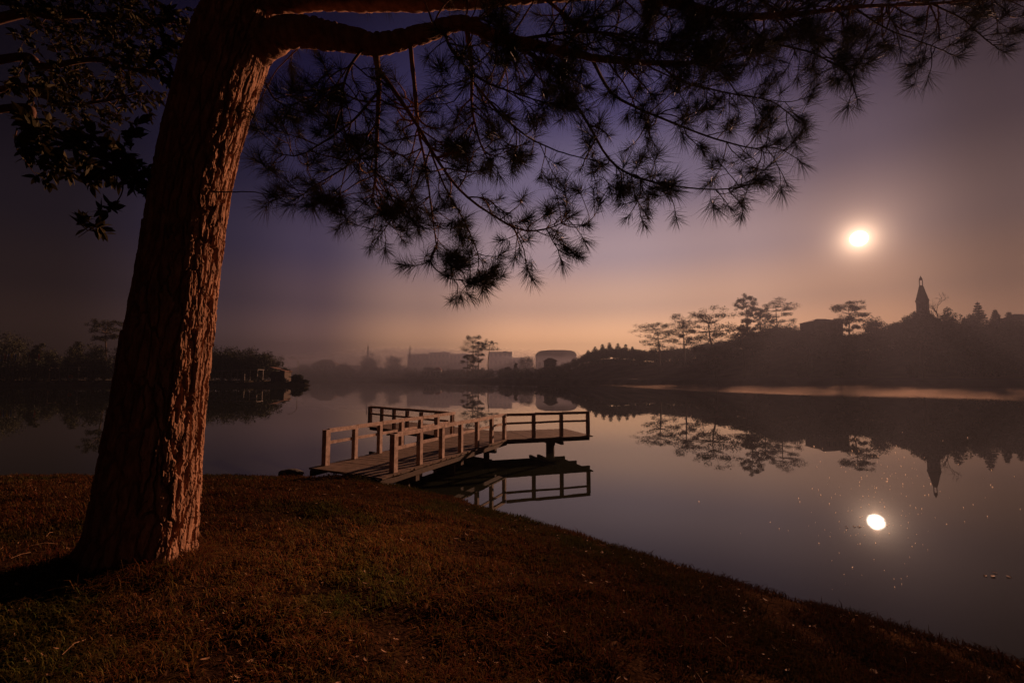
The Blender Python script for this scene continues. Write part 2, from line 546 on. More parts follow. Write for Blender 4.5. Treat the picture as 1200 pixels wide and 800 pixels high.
def rough_limb(path, rad, n, seed, amp=.25):
    """a bark-covered limb: tube with lumpy plated surface"""
    b = MB(); b.tube(path, rad, n)
    v = b.v[0]
    m = len(path)
    c = np.repeat(np.asarray(path), n, axis=0)
    r = np.repeat(np.broadcast_to(rad, (m,)), n)
    th = np.tile(np.arange(n) / n, m); L = np.repeat(np.r_[0, np.cumsum(np.linalg.norm(np.diff(path, axis=0), axis=1))], n)
    nc = max(5, int(2 * PI * float(np.max(rad)) / .05))
    f1, f2, idv = worley(th * nc + .6 * vnoise(th * 4, L * 5, seed + 3, 4), L / .11, seed, nc)
    d = amp * (sst(0, .4, f2 - f1) * .9 + .5 * idv - .8) + .3 * (vnoise(th * 5, L * 3.5, seed + 9, 5) - .5)
    b.v[0] = c + (v - c) * (1 + d * np.minimum(1, .02 / np.maximum(r, .004) + .55))[:, None]
    return b


def tuft(nb, tip, d, n=66, ln=.19):
    """brush of pine needles at a twig tip"""
    d = d / np.linalg.norm(d)
    a = np.cross(d, [.3, .2, 1.]); a /= np.linalg.norm(a); e = np.cross(d, a)
    ph = rng.uniform(0, 2 * PI, n)
    sp = np.abs(rng.normal(.85, .38, n)).clip(.08, 1.75)
    dirs = np.cos(sp)[:, None] * d + np.sin(sp)[:, None] * (np.cos(ph)[:, None] * a + np.sin(ph)[:, None] * e)
    off = rng.uniform(0, .10, n) * (sp / 1.0).clip(.2, 1.3)
    p0 = tip - d * off[:, None]
    L = ln * rng.uniform(.65, 1.12, n)
    droop = rng.uniform(.02, .22, n)
    mid = p0 + dirs * (L * .55)[:, None]
    mid[:, 2] -= droop * L * .12
    end = p0 + dirs * L[:, None]; end[:, 2] -= droop * L * .55
    side = np.cross(dirs, [0, 1., .3]) + 1e-4; side /= np.linalg.norm(side, axis=1)[:, None]
    w = .00135
    v = np.stack([p0 - side * w, p0 + side * w, mid + side * w * .9, mid - side * w * .9, end], 1).reshape(-1, 3)
    k = np.arange(n)[:, None] * 5
    nb.add(v, [k + np.array([[0, 1, 2, 3]]), k + np.array([[3, 2, 4]])])


def shoot(wb, nb, p, d, L, r, depth=0, tn=74):
    L *= 1.22 if depth == 0 else 1.0
    L = float(L)
    """a bent twig that ends in a needle brush and may fork"""
    d = d / np.linalg.norm(d)
    n = 7
    pts = [p]; cur = d.copy()
    bend = rng.normal(0, .75, 3); lift = rng.uniform(-.1, .75)
    for i in range(n):
        cur = cur + bend * .18 + rng.normal(0, .13, 3) + np.array([0, 0, lift * .16 * i / n * 2.2 - .03])
        cur /= np.linalg.norm(cur)
        pts.append(pts[-1] + cur * L / n)
    pts = np.array(pts)
    wb.tube(pts, np.linspace(r, max(.0034, r * .55), n + 1), 5)
    tuft(nb, pts[-1], cur + np.array([0, 0, .15]), int(tn * rng.uniform(.6, 1.25)), rng.uniform(.12, .25))
    if rng.uniform() < .3:
        k = rng.integers(3, n)
        tuft(nb, pts[k] + rng.normal(0, .015, 3), cur + rng.normal(0, .55, 3), int(tn * .6), .16)
    if depth < 1 and L > .2:
        for _ in range(rng.integers(0, 3)):
            k = rng.integers(2, n - 1)
            sd = pts[k + 1] - pts[k]; sd /= np.linalg.norm(sd)
            sd = sd * .7 + rng.normal(0, .55, 3)
            shoot(wb, nb, pts[k], sd, L * rng.uniform(.45, .75), r * .65, depth + 1, tn)


def branch(name, spec, r0, r1, shoots, parent, n=26, sides=8, seed=1, start=.15, L=(.2, .45), tn=74, spread=1.0, endtuft=True):
    """spec rows (px, py, depth)"""
    path = spline([at(*s) for s in spec], n)
    rad = np.linspace(r0, r1, n)
    nseg = np.linalg.norm(np.diff(path, axis=0), axis=1).sum()
    m = max(n, int(nseg / .022)) if r0 > .03 else n
    if r0 > .018:
        path = spline([at(*s) for s in spec], m); rad = np.linspace(r0 ** .5, r1 ** .5, m) ** 2
        wb = rough_limb(path, rad, sides, seed)
    else:
        path = path + np.cumsum(rng.normal(0, .004, path.shape), axis=0) * np.linspace(0, 1, n)[:, None]
        wb = MB().tube(path, rad, sides)
    nb = MB()
    m = len(path)
    for s in range(int(round(shoots * 1.2))):
        k = int((start + (1 - start) * rng.uniform() ** .85) * (m - 2))
        t = path[k + 1] - path[k]; t /= np.linalg.norm(t)
        side = rng.normal(0, 1, 3) * [1, .8, .8]
        side -= t * np.dot(side, t)
        side /= np.linalg.norm(side)
        d = t * rng.uniform(.3, 1.0) + side * spread
        shoot(wb, nb, path[k], d, rng.uniform(*L), max(.0055, min(.010, rad[k] * .65)), 0, tn)
    if endtuft:
        tuft(nb, path[-1], path[-1] - path[-2], tn)
    o = wb.build(name, M['bark'] if r0 > .02 else M['twig'], parent, smooth=True)
    if nb.n:
        nb.build('needles', M['needle'], o)
    return o


T0 = TD
# the lit lower limb and the thick one that runs along the top of the picture
limb1 = branch('limb', [(296, 60, T0), (335, 40, T0 - .06), (372, 40, T0 - .14), (405, 47, T0 - .22), (440, 52, T0 - .31), (470, 48, T0 - .38), (505, 37, T0 - .44), (545, 28, T0 - .47),
                        (585, 45, T0 - .43), (640, 56, T0 - .3), (700, 68, T0 - .1), (770, 74, T0 + .15), (830, 72, T0 + .4), (885, 60, T0 + .6)],
               .165, .012, 30, pine, n=90, sides=26, seed=3, start=.45, L=(.25, .55))
limb2 = branch('limb', [(296, 8, T0 - .05), (350, -2, T0 - .15), (420, 0, T0 - .2), (500, 2, T0 - .22), (580, -2, T0 - .2), (660, -6, T0 - .1), (740, -8, T0), (800, 6, T0 + .1), (860, 19, T0 + .2),
                        (930, 17, T0 + .3), (1010, 8, T0 + .4), (1100, 4, T0 + .5), (1185, -6, T0 + .55)],
               .125, .009, 95, pine, n=110, sides=24, seed=8, start=.38, L=(.25, .55))
B = 'branch'
# hanging boughs under the limbs
branch(B, [(438, 50, T0 - .3), (444, 95, T0 - .2), (442, 150, T0 + .12), (440, 205, T0 + .2), (436, 235, T0 + .25)], .036, .007, 20, pine, sides=12, seed=12, start=.35, L=(.3, .6), spread=1.2)
branch(B, [(443, 108, T0 - .15), (415, 140, T0 + .05), (380, 165, T0), (350, 180, T0 - .05), (322, 178, T0 - .1)], .014, .004, 12, pine, L=(.2, .4))
branch(B, [(440, 170, T0 + .15), (405, 195, T0 + .2), (370, 215, T0 + .2), (345, 232, T0 + .2)], .013, .004, 12, pine, L=(.18, .36))
branch(B, [(480, 46, T0 - .4), (486, 105, T0 - .25), (490, 150, T0 + .2), (498, 190, T0 + .25), (505, 240, T0 + .3), (512, 292, T0 + .35)], .024, .006, 18, pine, sides=10, seed=14, start=.3, L=(.25, .5))
branch(B, [(444, 82, T0 - .23), (474, 124, T0 - .2), (494, 155, T0 - .1), (514, 190, T0 - .1), (542, 226, T0 - .1), (582, 255, T0 - .05), (614, 270, T0), (648, 266, T0), (672, 252, T0)], .022, .005, 22, pine, sides=10, seed=16, start=.3, L=(.2, .42))
branch(B, [(500, 165, T0 + .2), (520, 215, T0 + .3), (548, 265, T0 + .35), (562, 300, T0 + .4), (560, 328, T0 + .4)], .012, .004, 14, pine, L=(.18, .36))
branch(B, [(498, 190, T0 + .25), (480, 232, T0 + .3), (455, 262, T0 + .35), (438, 282, T0 + .35)], .011, .004, 9, pine, L=(.18, .32))
branch(B, [(512, 285, T0 + .35), (505, 306, T0 + .35), (520, 322, T0 + .33), (545, 328, T0 + .3), (580, 320, T0 + .3)], .009, .004, 9, pine, L=(.14, .28))
branch(B, [(600, 262, T0), (612, 290, T0 + .05), (616, 312, T0 + .08), (622, 330, T0 + .1)], .007, .0035, 2, pine, L=(.1, .2))
branch(B, [(640, 268, T0), (655, 292, T0 + .02), (672, 296, T0)], .006, .0035, 3, pine, L=(.1, .2))
branch(B, [(546, 28, T0 - .47), (553, 80, T0 - .2), (553, 125, T0 + .22), (562, 165, T0 + .28), (574, 190, T0 + .3)], .026, .006, 14, pine, sides=10, seed=18, start=.35, L=(.22, .45))
branch(B, [(554, 96, T0 + .15), (590, 138, T0 + .2), (622, 163, T0 + .2), (664, 180, T0 + .2), (702, 187, T0 + .15)], .014, .004, 12, pine, L=(.2, .4))
branch(B, [(598, 48, T0 - .4), (645, 82, T0 - .2), (683, 135, T0 + .15), (712, 184, T0 + .15), (742, 206, T0 + .15), (790, 218, T0 + .15), (845, 222, T0 + .15), (893, 214, T0 + .15)], .02, .005, 22, pine, sides=9, seed=20, start=.35, L=(.18, .38))
branch(B, [(692, 66, T0 - .12), (716, 108, T0 + .45), (748, 126, T0 + .42), (785, 141, T0 + .4), (838, 161, T0 + .4), (884, 173, T0 + .4), (912, 164, T0 + .4)], .018, .005, 22, pine, sides=9, seed=22, start=.3, L=(.2, .4))
branch(B, [(770, 74, T0 + .15), (800, 95, T0 + .6), (850, 108, T0 + .6), (905, 118, T0 + .6), (935, 140, T0 + .6)], .013, .005, 16, pine, L=(.2, .4))
branch(B, [(860, 20, T0 + .2), (900, 48, T0 + .2), (950, 62, T0 + .25), (990, 85, T0 + .3), (1002, 118, T0 + .3)], .013, .004, 14, pine, L=(.18, .38))
branch(B, [(1000, 9, T0 + .4), (1040, 35, T0 + .4), (1085, 55, T0 + .45), (1115, 70, T0 + .5)], .010, .004, 9, pine, L=(.15, .3))
branch(B, [(1090, 4, T0 + .5), (1130, 25, T0 + .5), (1160, 52, T0 + .5), (1178, 66, T0 + .5)], .009, .004, 7, pine, L=(.15, .28))
branch(B, [(640, 0, T0 - .12), (680, 30, T0 + .0), (740, 48, T0 + .1), (800, 50, T0 + .2), (870, 45, T0 + .3)], .016, .005, 28, pine, L=(.22, .45))
branch(B, [(560, 0, T0 - .2), (585, 30, T0 - .1), (620, 60, T0), (660, 90, T0), (690, 105, T0)], .014, .005, 14, pine, L=(.2, .42))
branch(B, [(700, -5, T0 - .05), (770, -20, T0), (860, -14, T0 + .1), (940, 30, T0 + .3), (985, 70, T0 + .4)], .016, .005, 30, pine, L=(.25, .5))
branch(B, [(600, 48, T0 - .4), (660, 40, T0 - .35), (720, 42, T0 - .3), (790, 60, T0 - .2), (850, 90, T0 - .1)], .016, .005, 30, pine, L=(.25, .5))
branch(B, [(520, 34, T0 - .45), (530, 60, T0 - .5), (560, 90, T0 - .55), (600, 110, T0 - .55), (650, 130, T0 - .5)], .015, .005, 16, pine, L=(.25, .5))
branch(B, [(430, 51, T0 - .29), (410, 80, T0 - .4), (400, 120, T0 - .45), (410, 170, T0 - .45), (450, 215, T0 - .4)], .014, .005, 16, pine, L=(.25, .48))
branch(B, [(312, 100, T0 - .1), (325, 120, T0 - .15), (352, 133, T0 - .15), (400, 142, T0 - .12)], .010, .004, 6, pine, L=(.12, .28))
branch(B, [(250, 225, T0 - .25), (276, 225, T0 - .22), (303, 226, T0 - .2), (316, 237, T0 - .2)], .007, .003, 0, pine, endtuft=False)
branch(B, [(345, 30, T0), (355, 50, T0 + .1), (325, 85, T0 + .2), (305, 120, T0 + .25)], .008, .004, 4, pine, L=(.12, .25))
# boughs above the picture
for k, (dx, dy) in enumerate(((1.6, .8), (-1.5, .9), (1.0, -1.2), (-1.2, -.7), (.7, 1.5), (1.5, -.2))):
    st = np.array(rows[-5][:3]) + (np.array(rows[-2][:3]) - np.array(rows[-5][:3])) * (k / 5)
    pth = spline([st, st + np.array([dx * .5, dy * .5, .35]), st + np.array([dx * 1.1, dy * 1.1, .45]), st + np.array([dx * 1.7, dy * 1.7, .3])], 24)
    wb = MB().tube(pth, np.linspace(.06, .012, 24), 8); nb = MB()
    for s in range(16):
        i = rng.integers(8, 23); d = pth[i] - pth[i - 1]; d /= np.linalg.norm(d)
        shoot(wb, nb, pth[i], d * .7 + rng.normal(0, .7, 3), rng.uniform(.3, .6), .008, 0, 60)
    o = wb.build('bough', M['twig'], pine, smooth=True); nb.build('needles', M['needle'], o)


# ------------------------------------------------------------------ broadleaf tree reaching in from the left
def leaf_shape(b, p, d, up, L):  # a small curled leaf
    d = d / np.linalg.norm(d)
    s = np.cross(d, up); s /= max(np.linalg.norm(s), 1e-6); n = np.cross(s, d)
    W = L * rng.uniform(.19, .27)
    t = np.array([0, .18, .42, .7, 1.0]); w = np.array([.06, .75, 1.0, .68, .02]) * W
    curl = rng.uniform(-.05, .25)
    rows_ = []
    for tt, ww in zip(t, w):
        c = p + d * L * tt - n * L * curl * tt * tt
        rows_ += [c - s * ww + n * ww * .25, c, c + s * ww + n * ww * .25]
    q = np.array([[r * 3 + c, r * 3 + c + 1, r * 3 + c + 4, r * 3 + c + 3] for r in range(4) for c in range(2)])
    b.add(np.array(rows_), q)


BD = 4.4
bl_x = -8.6
bl = thing('broadleaf_tree', 'leafy tree whose dark boughs reach in beside the pine trunk', 'tree', (bl_x, 5.2, float(ground_z(np.array([bl_x]), np.array([5.2]))[0])))
bz = bl.location.z
tp = spline([[bl_x, 5.2, bz - .3], [bl_x + .1, 5.2, bz + 1.5], [bl_x - .05, 5.1, bz + 3.2], [bl_x + .2, 5.0, bz + 5.0], [bl_x + .3, 4.9, bz + 7.5]], 160)
rough_limb(tp, np.linspace(.26, .09, 160), 28, 31, .18).build('trunk', M['bark'], bl, smooth=True)


def leafy(spec, r0, r1, twigs, lpt, Lf=(.035, .085), first=None, TL=(.2, .55)):
    pts = [at(*s) for s in spec]
    if first is not None:
        pts = [np.array(first)] + pts
    path = spline(pts, 40)
    wb = MB().tube(path, np.linspace(r0, r1, 40), 7); lb = MB()

    def twig(p, d, L, r, lev):
        q = [p]; cur = d / np.linalg.norm(d)
        for i in range(6):
            cur = cur + rng.normal(0, .2, 3) + [0, 0, -.03]; cur /= np.linalg.norm(cur); q.append(q[-1] + cur * L / 6)
        q = np.array(q); wb.tube(q, np.linspace(r, .002, 7), 4)
        for i in range(int(lpt * 1.5)):
            k = min(5, int(6 * (rng.uniform() ** .6))); f = rng.uniform()
            pp = q[k] * (1 - f) + q[k + 1] * f
            td = q[k + 1] - q[k]; td /= np.linalg.norm(td)
            ld = td * .8 + rng.normal(0, .7, 3) + [0, 0, -.1]
            leaf_shape(lb, pp, ld, np.array([0, 0, 1.]) + rng.normal(0, .5, 3), rng.uniform(*Lf))
        if lev < 1:
            for _ in range(2):
                k = rng.integers(2, 6); twig(q[k], (q[k] - q[k - 1]) + rng.normal(0, .05, 3), L * .6, r * .6, lev + 1)

    for t in range(twigs):
        k = rng.integers(10 if first is not None else 2, 39)
        d = path[k + 1] - path[k]; d /= np.linalg.norm(d)
        twig(path[k], d * .7 + rng.normal(0, .75, 3), rng.uniform(*TL), .005, 0)
    o = wb.build('bough', M['twig'], bl, smooth=True)
    lb.build('leaves', M['leaf'], o)


leafy([(0, 22, 4.7), (60, 19, 4.65), (120, 18, 4.6), (170, 22, 4.6), (212, 28, 4.6)], .06, .007, 40, 11, first=tp[118], TL=(.25, .6))
leafy([(0, 70, 4.5), (50, 78, 4.4), (110, 70, 4.4), (160, 82, 4.3), (185, 70, 4.3)], .05, .006, 34, 11, first=tp[112], TL=(.25, .55))
leafy([(0, 128, 4.3), (40, 146, 4.2), (82, 166, 4.1), (115, 182, 4.1), (160, 200, 4.1)], .045, .006, 22, 9, first=tp[100], Lf=(.07, .14), TL=(.2, .45))
leafy([(-20, 5, 4.4), (30, -10, 4.2), (100, -15, 4.1), (180, -5, 4.0)], .05, .007, 30, 11, first=tp[126], TL=(.3, .6))
leafy([(0, 105, 4.9), (40, 110, 5.0), (80, 122, 5.1), (125, 118, 5.2), (160, 110, 5.2)], .04, .006, 26, 11, first=tp[104], TL=(.25, .5))
leafy([(118, 184, 4.1), (140, 205, 4.1), (142, 228, 4.1), (118, 258, 4.1), (92, 278, 4.1)], .008, .0025, 5, 5, Lf=(.09, .14), TL=(.1, .22))
leafy([(20, 150, 4.2), (18, 170, 4.2), (32, 192, 4.2), (44, 208, 4.2)], .006, .002, 4, 4, Lf=(.07, .1), TL=(.08, .2))


# ------------------------------------------------------------------ wooden jetty
DZ, RZ = .72, 1.66          # deck and handrail heights
A = np.array([-2.99, 11.7]); Bc = np.array([-.30, 17.85]); Cc = np.array([3.13, 19.0])
D = np.array([-5.08, 12.62]); E = np.array([-2.42, 18.6]); Fp = np.array([-6.98, 22.6])
dock = thing('wooden_jetty', 'weathered wooden jetty with slatted railings standing over the calm lake', 'jetty', (-1.5, 17, 0))


def unit(v):
    return v / np.linalg.norm(v)


dirW = unit(Bc - A)                       # along the walkway
nrm = np.array([-dirW[1], dirW[0]])       # towards its left side
dirR = unit(Cc - Bc); nR = np.array([-dirR[1], dirR[0]])
dirL = unit(Fp - E); nL = np.array([dirL[1], -dirL[0]])
if nL[1] < 0: nL = -nL
WR, WL = 2.55, 2.5
farR = Cc + nR * WR
farL = Fp + nL * WL


def inter(p, d, q, e):
    k = np.linalg.solve(np.array([d, -e]).T, q - p)
    return p + d * k[0]


mid = inter(farR, dirR, farL, dirL)
out = .14


def planks(poly, dr, name):
    """clip boards running across direction dr to a convex polygon"""
    b = MB()
    poly = np.array(poly)
    nn = np.array([-dr[1], dr[0]])
    s = poly @ dr; w = .145
    k = s.min()
    while k < s.max() - .02:
        lo, hi = k + .0025, min(k + w - .0025, s.max())
        pl = [tuple(p) for p in poly]
        for lim, sg in ((lo, 1), (hi, -1)):
            res = []
            for i in range(len(pl)):
                p = np.array(pl[i]); q = np.array(pl[(i + 1) % len(pl)])
                dp = sg * (p @ dr - lim); dq = sg * (q @ dr - lim)
                if dp >= 0: res.append(tuple(p))
                if dp * dq < 0: res.append(tuple(p + (q - p) * dp / (dp - dq)))
            pl = res
            if len(pl) < 3: break
        if len(pl) >= 3:
            dz = rng.uniform(-.004, .004)
            pp = np.array(pl)
            e = pp @ nn; c = (e.max() + e.min()) / 2
            pp = pp + np.outer(np.sign(e - c) * rng.uniform(0, .02), nn)
            b.prism(pp, DZ - .045 + dz, DZ + dz)
        k += w
    return b.build(name, M['wood'], dock)


w0, w1 = A - dirW * .62 - nrm * out, D - dirW * .42 + nrm * out
wE, wB = E + nrm * out, Bc - nrm * out
planks([w0, wB, wE, w1], dirW, 'deck')
planks([Bc - nR * out, Cc - nR * out + dirR * .14, farR + dirR * .14, mid], dirR, 'deck')
planks([mid, farL + dirL * .14, Fp - nL * out + dirL * .14, E - nL * out], dirL, 'deck')
planks([Bc, mid, E], unit(mid - (Bc + E) / 2), 'deck')

# joists, fascias and bents below the deck
b = MB()


def p3(p, z): return np.array([p[0], p[1], z])


for (p, q) in ((w0 + nrm * .06, wB + nrm * .06), (w1 - nrm * .06, wE - nrm * .06), ((w0 + w1) / 2, (wB + wE) / 2)):
    b.bar(p3(p, DZ - .045 - .09), p3(q, DZ - .045 - .09), .07, .16)
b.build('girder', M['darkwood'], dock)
b = MB()
for k in (.08, WR / 2, WR - .08):
    b.bar(p3(Bc + nR * k + dirR * .1, DZ - .125), p3(Cc + nR * k + dirR * .1, DZ - .125), .07, .15)
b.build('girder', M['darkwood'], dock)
b = MB()
for k in (.08, WL / 2, WL - .08):
    b.bar(p3(E + nL * k + dirL * .1, DZ - .125), p3(Fp + nL * k + dirL * .1, DZ - .125), .07, .15)
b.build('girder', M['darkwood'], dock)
Wd = np.dot(D - A, nrm)
for t in (.9, 3.3, 5.75):
    c0 = A + dirW * t
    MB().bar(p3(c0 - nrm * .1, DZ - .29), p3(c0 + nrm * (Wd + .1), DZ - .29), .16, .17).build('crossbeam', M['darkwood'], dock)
    for q in (.28, Wd - .28):
        c = c0 + nrm * q
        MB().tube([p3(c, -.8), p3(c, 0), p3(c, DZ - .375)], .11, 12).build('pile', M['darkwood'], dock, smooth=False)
for (c0, nn, ww, dd, q, r) in ((Bc + dirR * 2.25, nR, WR, dirR, .75, .18),
                               (E + dirL * 1.5, nL, WL, dirL, .6, .15), (E + dirL * 4.3, nL, WL, dirL, .6, .15), (E + dirL * 4.3, nL, WL, dirL, 2.0, .14), (E + dirL * 1.5, nL, WL, dirL, 2.0, .14)):
    c = c0 + nn * q
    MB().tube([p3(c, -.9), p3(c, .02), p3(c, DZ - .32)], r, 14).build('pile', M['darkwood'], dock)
for (c0, nn, ww, dd) in ((Bc + dirR * 2.25, nR, WR, dirR), (E + dirL * 1.5, nL, WL, dirL), (E + dirL * 4.3, nL, WL, dirL)):
    bm = MB()
    for s in (-.19, .19):
        bm.bar(p3(c0 + dd * s - nn * .05, DZ - .262), p3(c0 + dd * s + nn * (ww + .05), DZ - .262), .12, .118)
    bm.build('crossbeam', M['darkwood'], dock)


def rail_run(p, q, n, inward, skip0=False, ext=0.0, extend0=0.06):
    d = unit(q - p); ang = math.atan2(d[1], d[0])
    L = np.linalg.norm(q - p)
    for i in range(n + 1):
        if skip0 and i == 0: continue
        c = p + d * (L * i / n)
        end = i in (0,)
        top = RZ + (.018 if end else -.062)
        s = .15 if end else .125
        bb = MB(); h = top - (DZ + .005)
        bb.box(p3(c, DZ + .005 + h / 2), s, s, h, ang + rng.normal(0, .015))
        bb.build('post', M['rail'], dock)
    a0, b0 = p + d * .078, q + d * (ext + extend0)
    off = 0
    # lower and upper rails, slightly bowed
    def beam(z, hh, ww, inset):
        bb = MB(); m = n
        for i in range(m):
            s0, s1 = a0 + (b0 - a0) * (i / m), a0 + (b0 - a0) * ((i + 1) / m - (.003 if i < m - 1 else 0))
            j0, j1 = rng.normal(0, .008), rng.normal(0, .008)
            bb.bar(p3(s0 + inward * inset, z + j0), p3(s1 + inward * inset, z + j1), ww, hh)
        return bb
    beam(RZ - .007, .105, .09, 0).build('handrail', M['rail'], dock)
    beam(DZ + .60, .08, .05, 0).build('lower_rail', M['rail'], dock)


rail_run(A, Bc, 6, nrm)
rail_run(D, E, 6, -nrm, ext=.12)
rail_run(Bc + dirR * .02, Cc, 3, nR, skip0=True, extend0=0.055)
rail_run(Fp, E, 6, nL, extend0=-.25)

# ------------------------------------------------------------------ rock and weeds at the water's edge
def lump(c, sx, sy, sz, seed, name, n=22):
    th = np.linspace(0, 2 * PI, 2 * n, endpoint=False); ph = np.linspace(0, PI, n)
    TH, PH = np.meshgrid(th, ph)
    d = np.stack([np.sin(PH) * np.cos(TH), np.sin(PH) * np.sin(TH), np.cos(PH)], -1)
    k = 1 + .5 * (fbm(d[..., 0] * 1.6 + d[..., 2] * 2 + seed, d[..., 1] * 1.6 + seed, seed, 4) - .47) * np.sin(PH)
    v = d * k[..., None] * [sx, sy, sz] + c
    m = 2 * n
    i = np.arange(n - 1)[:, None] * m; j = np.arange(m)[None, :]; kk = (j + 1) % m
    q = np.stack([i + j, i + m + j, i + m + kk, i + kk], -1).reshape(-1, 4)
    return MB().add(v.reshape(-1, 3), q).build(name, M['rock'], smooth=True)


tag(lump(on(339, 556, .30) + [0, .1, 0], .36, .26, .15, 4, 'rock'), 'low dark stone at the waterline left of the jetty', 'rock')


def weed(px, py, z, n, h, label, spread=.25):
    c = on(px, py, z)
    c[2] = float(ground_z(np.array([c[0]]), np.array([c[1]]))[0])
    b = MB()
    for i in range(n):
        a = rng.uniform(0, 2 * PI); hh = h * rng.uniform(.5, 1.1); r = spread * rng.uniform(.1, 1)
        p = c + [math.cos(a) * r * .4, math.sin(a) * r * .4, 0]
        q = p + [math.cos(a) * r, math.sin(a) * r, hh]
        s = np.array([(p * (1 - t) + q * t) + [0, 0, .15 * hh * math.sin(t * PI)] for t in np.linspace(0, 1, 5)])
        b.tube(s, .004, 4)
        for k in range(6):
            t = rng.uniform(.3, 1); pp = p * (1 - t) + q * t
            leaf_shape(b, pp, rng.normal(0, 1, 3) + [0, 0, .4], np.array([0, 0, 1.]) + rng.normal(0, .3, 3), rng.uniform(.05, .1))
    return tag(b.build('weed', M['weed']), label, 'plant')


weed(448, 562, .45, 16, .26, 'small leafy weed at the near corner of the jetty')
weed(400, 560, .45, 18, .2, 'low leafy weed under the shore end of the jetty', .5)


# ------------------------------------------------------------------ water
def water_material():
    m = bpy.data.materials.new('lake_water'); m.use_nodes = True
    N = m.node_tree.nodes; L = m.node_tree.links
    b = N['Principled BSDF']
    b.inputs['Base Color'].default_value = (.015, .017, .010, 1)
    b.inputs['IOR'].default_value = 1.40
    b.inputs['Roughness'].default_value = .015
    g = N.new('ShaderNodeNewGeometry')
    sep = N.new('ShaderNodeSeparateXYZ'); L.new(g.outputs['Position'], sep.inputs[0])

    def math_(op, a, bb=None, c=None):
        n = N.new('ShaderNodeMath'); n.operation = op
        for i, q in enumerate((a, bb, c)):
            if q is None: continue
            if hasattr(q, 'links'): L.new(q, n.inputs[i])
            else: n.inputs[i].default_value = q
        return n.outputs[0]

    def sstep(x, lo, hi):
        n = N.new('ShaderNodeMapRange'); n.interpolation_type = 'SMOOTHSTEP'
        L.new(x, n.inputs[0]); n.inputs[1].default_value = lo; n.inputs[2].default_value = hi
        return n.outputs[0]

    X, Y = sep.outputs[0], sep.outputs[1]
    # breeze-ruffled patch in front of the right-hand shore
    mp = N.new('ShaderNodeMapping'); mp.inputs['Scale'].default_value = (.03, .06, 1)
    L.new(g.outputs['Position'], mp.inputs[0])
    nz = N.new('ShaderNodeTexNoise'); nz.inputs['Scale'].default_value = 1; nz.inputs['Detail'].default_value = 5
    L.new(mp.outputs[0], nz.inputs[0])
    wob = math_('MULTIPLY', math_('SUBTRACT', nz.outputs[0], .5), 30.0)
    line = math_('ADD', math_('ADD', math_('MULTIPLY', math_('SUBTRACT', X, 34.0), 1.25), math_('SUBTRACT', Y, 104.0)), wob)
    patch = math_('MULTIPLY', sstep(line, -4, 9), sstep(math_('ADD', X, math_('MULTIPLY', wob, .4)), 27, 36))
    mp2 = N.new('ShaderNodeMapping'); mp2.inputs['Scale'].default_value = (.9, 1.3, 1); L.new(g.outputs['Position'], mp2.inputs[0])
    w1 = N.new('ShaderNodeTexNoise'); w1.inputs['Scale'].default_value = 1; w1.inputs['Detail'].default_value = 3
    L.new(mp2.outputs[0], w1.inputs[0])
    w2 = N.new('ShaderNodeTexNoise'); w2.inputs['Scale'].default_value = .22; w2.inputs['Detail'].default_value = 2
    L.new(mp2.outputs[0], w2.inputs[0])
    amp = math_('ADD', math_('MULTIPLY', patch, .004), .0004)
    hgt = math_('ADD', math_('MULTIPLY', w1.outputs[0], amp), math_('MULTIPLY', w2.outputs[0], .0012))
    bp = N.new('ShaderNodeBump'); bp.inputs['Strength'].default_value = 1; bp.inputs['Distance'].default_value = 1
    L.new(hgt, bp.inputs['Height']); L.new(bp.outputs[0], b.inputs['Normal'])
    L.new(math_('ADD', math_('MULTIPLY', patch, .02), .006), b.inputs['Roughness'])
    return m


wv, wq = grid(np.linspace(-640, 640, 9), np.linspace(-46, 640, 9), lambda x, y: np.zeros_like(x))
tag(MB().add(wv, wq).build('lake_water', water_material()), kind='structure')

# upright flakes added to catch the sun as sparkle near its mirror image
b = MB()
c0 = on(1028, 611, 0)
n = 230
uu = rng.normal(0, 1, n); vv = rng.normal(0, 1, n)
pxs = 1028 + uu * np.where(rng.uniform(size=n) < .6, 34, 75); pys = 600 + vv * 45 - np.abs(rng.normal(0, 14, n))
for i in range(n):
    if not (500 < pys[i] < 735): continue
    p = on(pxs[i], pys[i], 0.004)
    if shore_dist(np.array([p[0]]), np.array([p[1]]))[0] > -.3: continue
    leaf_shape(b, p, np.array([rng.normal() * .6, rng.normal() * .4, rng.uniform(.4, 1.2)]), np.array([SUN[0], SUN[1], .1]) + rng.normal(0, .4, 3), rng.uniform(.009, .026) * p[1] / 9)
tag(b.build('glint_flakes', M['speck']), 'tiny upright flakes added as sun sparkle round the mirrored sun', kind='stuff')


def float_leaf(px, py, label, n, L, group):
    c = on(px, py, .01)
    for i in range(n):
        b = MB()
        p = c + np.array([L * (i - n / 2) * rng.uniform(.8, 1.1), rng.normal(0, L * .3), 0])
        leaf_shape(b, p, np.array([rng.normal(), rng.normal() * .5, .05]), np.array([0, 0, 1.]), L * rng.uniform(.7, 1.1))
        tag(b.build('floating_leaf', M['deadleaf']), label, 'leaf', group)


float_leaf(1170, 673, 'brown leaf of the small cluster floating at the far right of the lake', 4, .10, 'leaves floating at the far right')
float_leaf(1003, 617, 'pale leaf of the short row floating just left of the mirrored sun', 3, .10, 'leaves floating by the mirrored sun')


